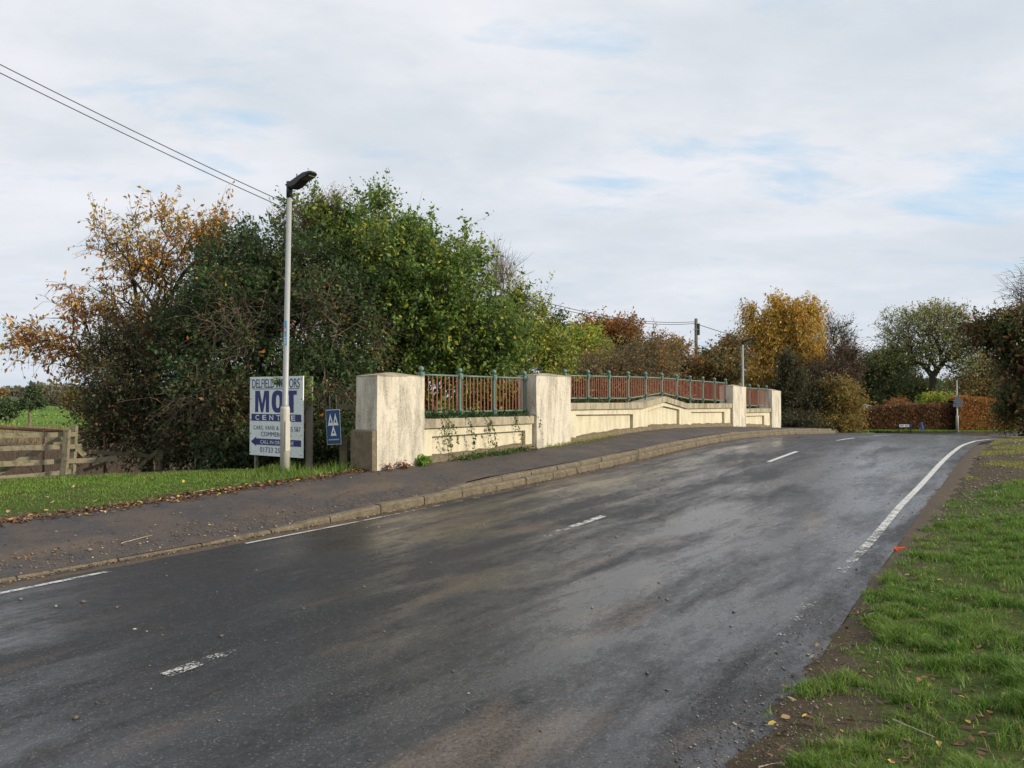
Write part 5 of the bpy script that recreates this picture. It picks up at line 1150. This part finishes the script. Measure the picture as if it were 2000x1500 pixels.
# ------------------------------------------------------------------ leaf litter, gravel, weeds, climbing stems
FOOTB = BVHTree.FromObject(bpy.data.objects['footway'], bpy.context.evaluated_depsgraph_get()); bpy.context.view_layer.update()
GRB = BVHTree.FromObject(bpy.data.objects['ground'], bpy.context.evaluated_depsgraph_get())
def drop(x, y):
    z = -9
    for B_ in (ROADB, FOOTB, GRB):
        h = B_.ray_cast(Vector((x, y, 10)), Vector((0, 0, -1)))
        if h[0] is not None: z = max(z, h[0].z)
    return z
def litter(name, label, sd_list, size, m, seed, kind='stuff', cat='leaves'):
    g = np.random.default_rng(seed); P = []
    for s, d in sd_list:
        x, y, _ = W(s, d); P.append((x, y, drop(x, y) + .006 + abs(g.normal(0, .006))))
    P = np.array(P); n = len(P); ax = np.c_[g.normal(size=(n, 2)), g.normal(0, .25, n)]
    a = ax / np.linalg.norm(ax, axis=1, keepdims=True); u = np.cross(a, np.c_[g.normal(0, .25, (n, 2)), np.ones(n)]); u /= np.linalg.norm(u, axis=1, keepdims=True)
    L = (size * g.uniform(.5, 1.4, n))[:, None]; up_ = np.array([[0, 0, 1.]]) * L * .22 * g.uniform(0, 1, (n, 1))
    j = lambda: g.uniform(.75, 1.2, (n, 1)); curl = np.array([[0, 0, 1.]]) * L * .25 * g.uniform(0, 1, (n, 1))
    V = np.stack([P - a * L * .5 + curl, P - a * L * .15 + u * L * .26 * j() + up_, P + a * L * .22 + u * L * .2 * j() + up_, P + a * L * .55, P + a * L * .2 - u * L * .2 * j() + up_, P - a * L * .18 - u * L * .25 * j() + up_], 1).reshape(-1, 3)
    V[:, 2] = np.maximum(V[:, 2], np.repeat(P[:, 2], 6) - .003); b_ = (np.arange(n) * 6)[:, None]
    return tag(link(name, np_mesh(name, V, np.vstack([b_ + np.array([[0, 1, 2, 3]]), b_ + np.array([[0, 3, 4, 5]])])), m), label, cat, None, kind)
g = np.random.default_rng(111)
ls = [(s, -9.22 - abs(g.normal(0, .16)) + .10 * g.normal()) for s in g.uniform(2.5, 9.3, 2600)]
ls += [(s, d) for s, d in zip(g.uniform(-2, 9, 500), g.uniform(-12.5, -9.2, 500))]
litter('fallen_leaves', 'brown fallen leaves drifted along the edge of the left verge', ls, .06, L_litter, 112)
ls = [(s, kerb_d(s) + .02 + abs(g.normal(0, .09))) for s in g.uniform(-1, 30, 2600)]
ls += [(s, float(kerb_d(s)) - .14 - abs(g.normal(0, .30))) for s in g.uniform(-1, 10, 1100)]
ls += [(s, d) for s, d in zip(g.uniform(0, 30, 900), g.uniform(-9.1, -7.8, 900))]
litter('gutter_debris', 'brown leaf crumbs and grit along the gutter and footway', ls, .03, L_litter, 113)
ls = [(s, FP + .02 + abs(g.normal(0, .05))) for s in g.uniform(9.4, 33, 900)]
litter('fallen_leaves', 'leaf crumbs caught along the foot of the parapet', ls, .035, L_litter, 114)
ls = []
while len(ls) < 700:
    y = 2.6 + 10 * g.uniform() ** 1.6; x = g.uniform(.3, .7) * y; s, d = SD(x, y)
    if d > -1.2: ls.append((s, d))
litter('fallen_leaves', 'brown and tan leaves lying in the grass of the right verge', ls, .045, L_litter, 115)
def pebbles(name, label, sdl, size, m, seed):
    g = np.random.default_rng(seed); oc = np.array([(1, 0, 0), (0, 1, 0), (-1, 0, 0), (0, -1, 0), (0, 0, 1), (0, 0, -1), ], float); f = np.array([(0, 1, 4), (1, 2, 4), (2, 3, 4), (3, 0, 4), (1, 0, 5), (2, 1, 5), (3, 2, 5), (0, 3, 5)])
    V = []; F = []
    for i, (s, d) in enumerate(sdl):
        x, y, _ = W(s, d); r_ = size * g.lognormal(0, .45); z = drop(x, y) + r_ * .25; q = oc * (g.uniform(.6, 1.2, (6, 1)) * r_); q[:, 2] *= .6; a = g.uniform(0, 6.3); c_, s_2 = math.cos(a), math.sin(a)
        q = np.c_[q[:, 0] * c_ - q[:, 1] * s_2, q[:, 0] * s_2 + q[:, 1] * c_, q[:, 2]]; V.append(q + (x, y, z)); F.append(f + i * 6)
    return tag(link(name, np_mesh(name, np.vstack(V), np.vstack(F), True), m), label, 'stones', None, 'stuff')
stone_m = leaves('pebble_stone', [(3, (.17, .14, .105)), (3, (.10, .08, .06)), (1, (.36, .32, .26))], trans=0, gain=1.0)
ls = []
while len(ls) < 7000:
    y = 2.4 + 16 * g.uniform() ** 1.7; x = g.uniform(.2, .66) * y; s, d = SD(x, y)
    if abs(d + 1.05 + .15 * g.normal()) < .32: ls.append((s, d))
pebbles('gravel', 'loose grit and small stones along the broken right road edge', ls, .0042, stone_m, 121)
ls = [(s, float(kerb_d(s)) - .05 - abs(g.normal(0, .35))) for s in g.uniform(0, 7, 900)] + [(s, float(kerb_d(s)) + .03 + abs(g.normal(0, .05))) for s in g.uniform(0, 14, 1100)]
ls += [(s, d) for s, d in zip(g.uniform(1, 24, 500), g.uniform(-7, -1.5, 500))]
pebbles('gravel', 'pale pebbles scattered on the near footway and gutter', ls, .009, stone_m, 122)
ls = []
while len(ls) < 3500:
    y = g.uniform(9, 26); x = g.uniform(.5, .7) * y; s, d = SD(x, y)
    if d > -1.35 and not in_poly(np.array(x), np.array(y), ROADPOLY): ls.append((s, d))
pebbles('gravel', 'stony worn patch beside the white edge line near the bend', ls, .012, stone_m, 123)

# weeds and ivy
def clump(name, label, pts, leaf, m, seed, cat='plant', sig=.06, group=None, part='foliage'):
    g = np.random.default_rng(seed); P = []
    for (x, y, z, n_, r_) in pts: P.append(np.array([x, y, z]) + g.normal(0, 1, (n_, 3)) * np.array([r_, r_, r_ * .6]))
    P = np.vstack(P); Vl, Fl = leaf_quads(P, g.normal(size=P.shape) + np.array([0, -.2, .3]), leaf, g, .65); return tag(link(name, np_mesh(name, Vl, Fl), m), label, cat, group)
pts = []
for s in np.arange(P1[1] + .05, P2[0] - .05, .06):
    for _ in range(2): pts.append((*W(s, FW - .02 - random.uniform(0, .3), 1.20 + random.uniform(0, .07) * (1.6 if s < S(15.4) else .7)), 16 if s < S(15.6) else 8, .045))
clump('ivy', 'dark ivy spread along the coping under the three bay railing', pts, .05, L_ivy, 131)
pts = [(*W(s, FW - .1 - random.uniform(0, .2), 1.46 + random.uniform(0, .06)), 14, .05) for s in np.arange(P2[1] + .02, S(20.2), .10)]
clump('ivy', 'green ivy low behind the start of the ten bay railing', pts, .05, L_ivy, 132)
pts = [(*W(s, FW + .12 + random.uniform(0, .10) + .05 * math.sin(s * 5), float(PAVZ(s)) + .03), 26, .045) for s in np.arange(S(14.6), S(16.7), .05)]
clump('weeds', 'low green creeping weeds at the foot of the bramble trailed wall', pts, .04, leaves('weed_leaves', [(3, G3), (2, G1), (1, G2), (.4, BRN)]), 133)
pts = [(*W(s, FP + .05 + random.uniform(0, .10), float(PAVZ(s)) + .012), 20, .04) for s in np.arange(P2[0] + .3, S(20), .05)]
clump('moss', 'yellow green moss and grass along the foot of the streaked pillar and long wall', pts, .025, leaves('moss_leaves', [(3, (.20, .22, .04)), (2, (.13, .16, .035)), (1, (.22, .16, .06))]), 134)
pts = [(*W(P1[1] - .12, FP + .06, float(PAVZ(P1[1])) + .05), 120, .05)]
clump('dock_plant', 'small bright green dock plant at the foot of the near end pillar', pts, .09, leaves('dock_leaves', [(3, (.14, .24, .04)), (2, (.09, .17, .03))]), 135)
pts = [(*W(P1[0] + .55, FP + .06, float(PAVZ(P1[0])) + .04), 120, .07), (*W(P1[0] + .2, FP + .05, float(PAVZ(P1[0])) + .03), 60, .05)]
clump('withered_weeds', 'withered red brown weeds under the near end pillar', pts, .05, leaves('withered_leaves', [(3, (.16, .06, .04)), (2, (.10, .07, .035))]), 136)
pts = []
for py in np.arange(733, 800, 7): 
    x, y, z = at(603 + random.uniform(-9, 8), py, 13.5); pts.append((x, y, z, 14, .05))
for px in (596, 592, 540, 543): 
    x, y, z = at(px, 742 + random.uniform(-5, 14), 13.45 if px > 580 else 13.6); pts.append((x, y, z, 14, .05))
clump('creeper', 'green creeper leaves hanging over the grey post and the top of the garage sign', pts, .06, L_green, 137)
def vine(label, s0, sdir, zend, seed, branches=1, group='bramble stems trailing down the near wall'):
    g = np.random.default_rng(seed); root = empty('bramble_vine', W(s0, FW + .06, 1.2), label=label, cat='plant', group=group); o0 = np.array(W(s0, FW + .06, 1.2)); bm = bmesh.new(); lp = []; la = []
    for b in range(branches):
        s = s0 + b * .10; z = 1.2; d = FW - .03; pts_ = []; steps = 22; zt = zend + b * g.uniform(.02, .16)
        for i in range(steps):
            f = i / (steps - 1); z = 1.21 + (zt - 1.21) * f ** 1.15; s += sdir * (1.21 - zend) / steps * (1.4 - f) + g.normal(0, .008); dd = FW + .05 + .02 * g.uniform() if f > .06 else FW - .04 + .1 * f / .06
            p = np.array(W(s, dd + (.02 if z > 1.0 else -.005), z)); pts_.append(p - o0)
            if f > .12:
                for _ in range(g.integers(1, 5)):
                    lp.append(p - o0 + g.normal(0, .022, 3)); la.append(np.r_[g.normal(0, .5, 2), -.5])
        add_tube(bm, pts_, [.005 * (1 - .6 * i / steps) + .001 for i in range(steps)], 5)
    bm_obj('stem', bm, simple_stem, root); lp = np.array(lp) + np.array([NX, NY, 0]) * .015; V, F = leaf_quads(lp, np.array(la), .055, g, .6); link('foliage', np_mesh('foliage', V, F), vine_leaf, root)
simple_stem = simple('bramble_stem_bark', (.07, .035, .022), .7); vine_leaf = leaves('bramble_leaves', [(3, G3), (2, G1), (1, (.10, .045, .03)), (1, YG)])
vine('leftmost bramble stem, forked and nearly reaching the footway', S(14.25), .45, .40, 141, 3)
vine('short thin bramble stem with a knot of leaves halfway down the wall', S(14.95), .42, .50, 142, 1)
vine('long leafy bramble stem crossing the middle of the recessed panel', S(15.35), .62, .50, 143, 2)
vine('bramble stem falling past the right end of the recessed panel', S(16.25), .55, .55, 144, 1)
vine('bramble stem lying across the lower face of the streaked pillar', S(16.95), .60, .62, 145, 1)

# orange plastic thing, twigs
ox, oy, oz = at(1758, 1070, 0.0 + 8.05); oz = drop(ox, oy); bm = bmesh.new()
for (a, b, c_, d_) in ((0, 0, .012, 0),): add_box(bm, (0, 0, .006), (.13, .08, .008))
add_box(bm, (0, .038, .022), (.13, .006, .036)); add_box(bm, (-.063, 0, .018), (.006, .08, .028)); add_box(bm, (.063, 0, .018), (.006, .08, .028)); add_box(bm, (0, -.038, .012), (.13, .006, .014))
o = tag(bm_obj('plastic_tray', bm, orange_m, None, bevel=.002, loc=(ox, oy, oz + .012)), 'small bright orange plastic tray dropped at the right road edge', 'litter'); o.rotation_euler = (R(12), 0, R(8))
def twig(label, p0, p1, r_, m, bend=.03, seed=1):
    g = np.random.default_rng(seed); bm = bmesh.new(); pts_ = []
    for f in np.linspace(0, 1, 9):
        x = p0[0] + (p1[0] - p0[0]) * f + g.normal(0, bend * .15); y = p0[1] + (p1[1] - p0[1]) * f + math.sin(f * 3.1) * bend; pts_.append((x, y, drop(x, y) + r_ + .012))
    add_tube(bm, pts_, [r_ * (1 - .5 * i / 8) for i in range(9)], 6); tag(bm_obj('twig', bm, m), label, 'twig', 'dead twigs lying about')
def gp(px, py): Yv = 1.57 * 1500 / (py - 775); return ((px - 1000) / 1500 * Yv, Yv)
straw = simple('straw', (.42, .36, .25), .7)
twig('straight pale twig lying on bare soil in the bottom right corner', gp(1738, 1408), gp(1818, 1446), .005, straw, .01, 1)
twig('pale bent straw lying on the right verge above the soil patch', gp(1692, 1198), gp(1768, 1188), .003, straw, .03, 2)
twig('pale dead straw near the left end of the footway', gp(238, 1072), gp(300, 1058), .004, straw, .02, 3)
twig('pale straw at the bottom edge of the road margin', gp(1478, 1494), gp(1530, 1486), .003, straw, .01, 4)
twig('long pale straw on the footway beside the left verge', gp(375, 1000), gp(420, 990), .005, straw, .02, 5)
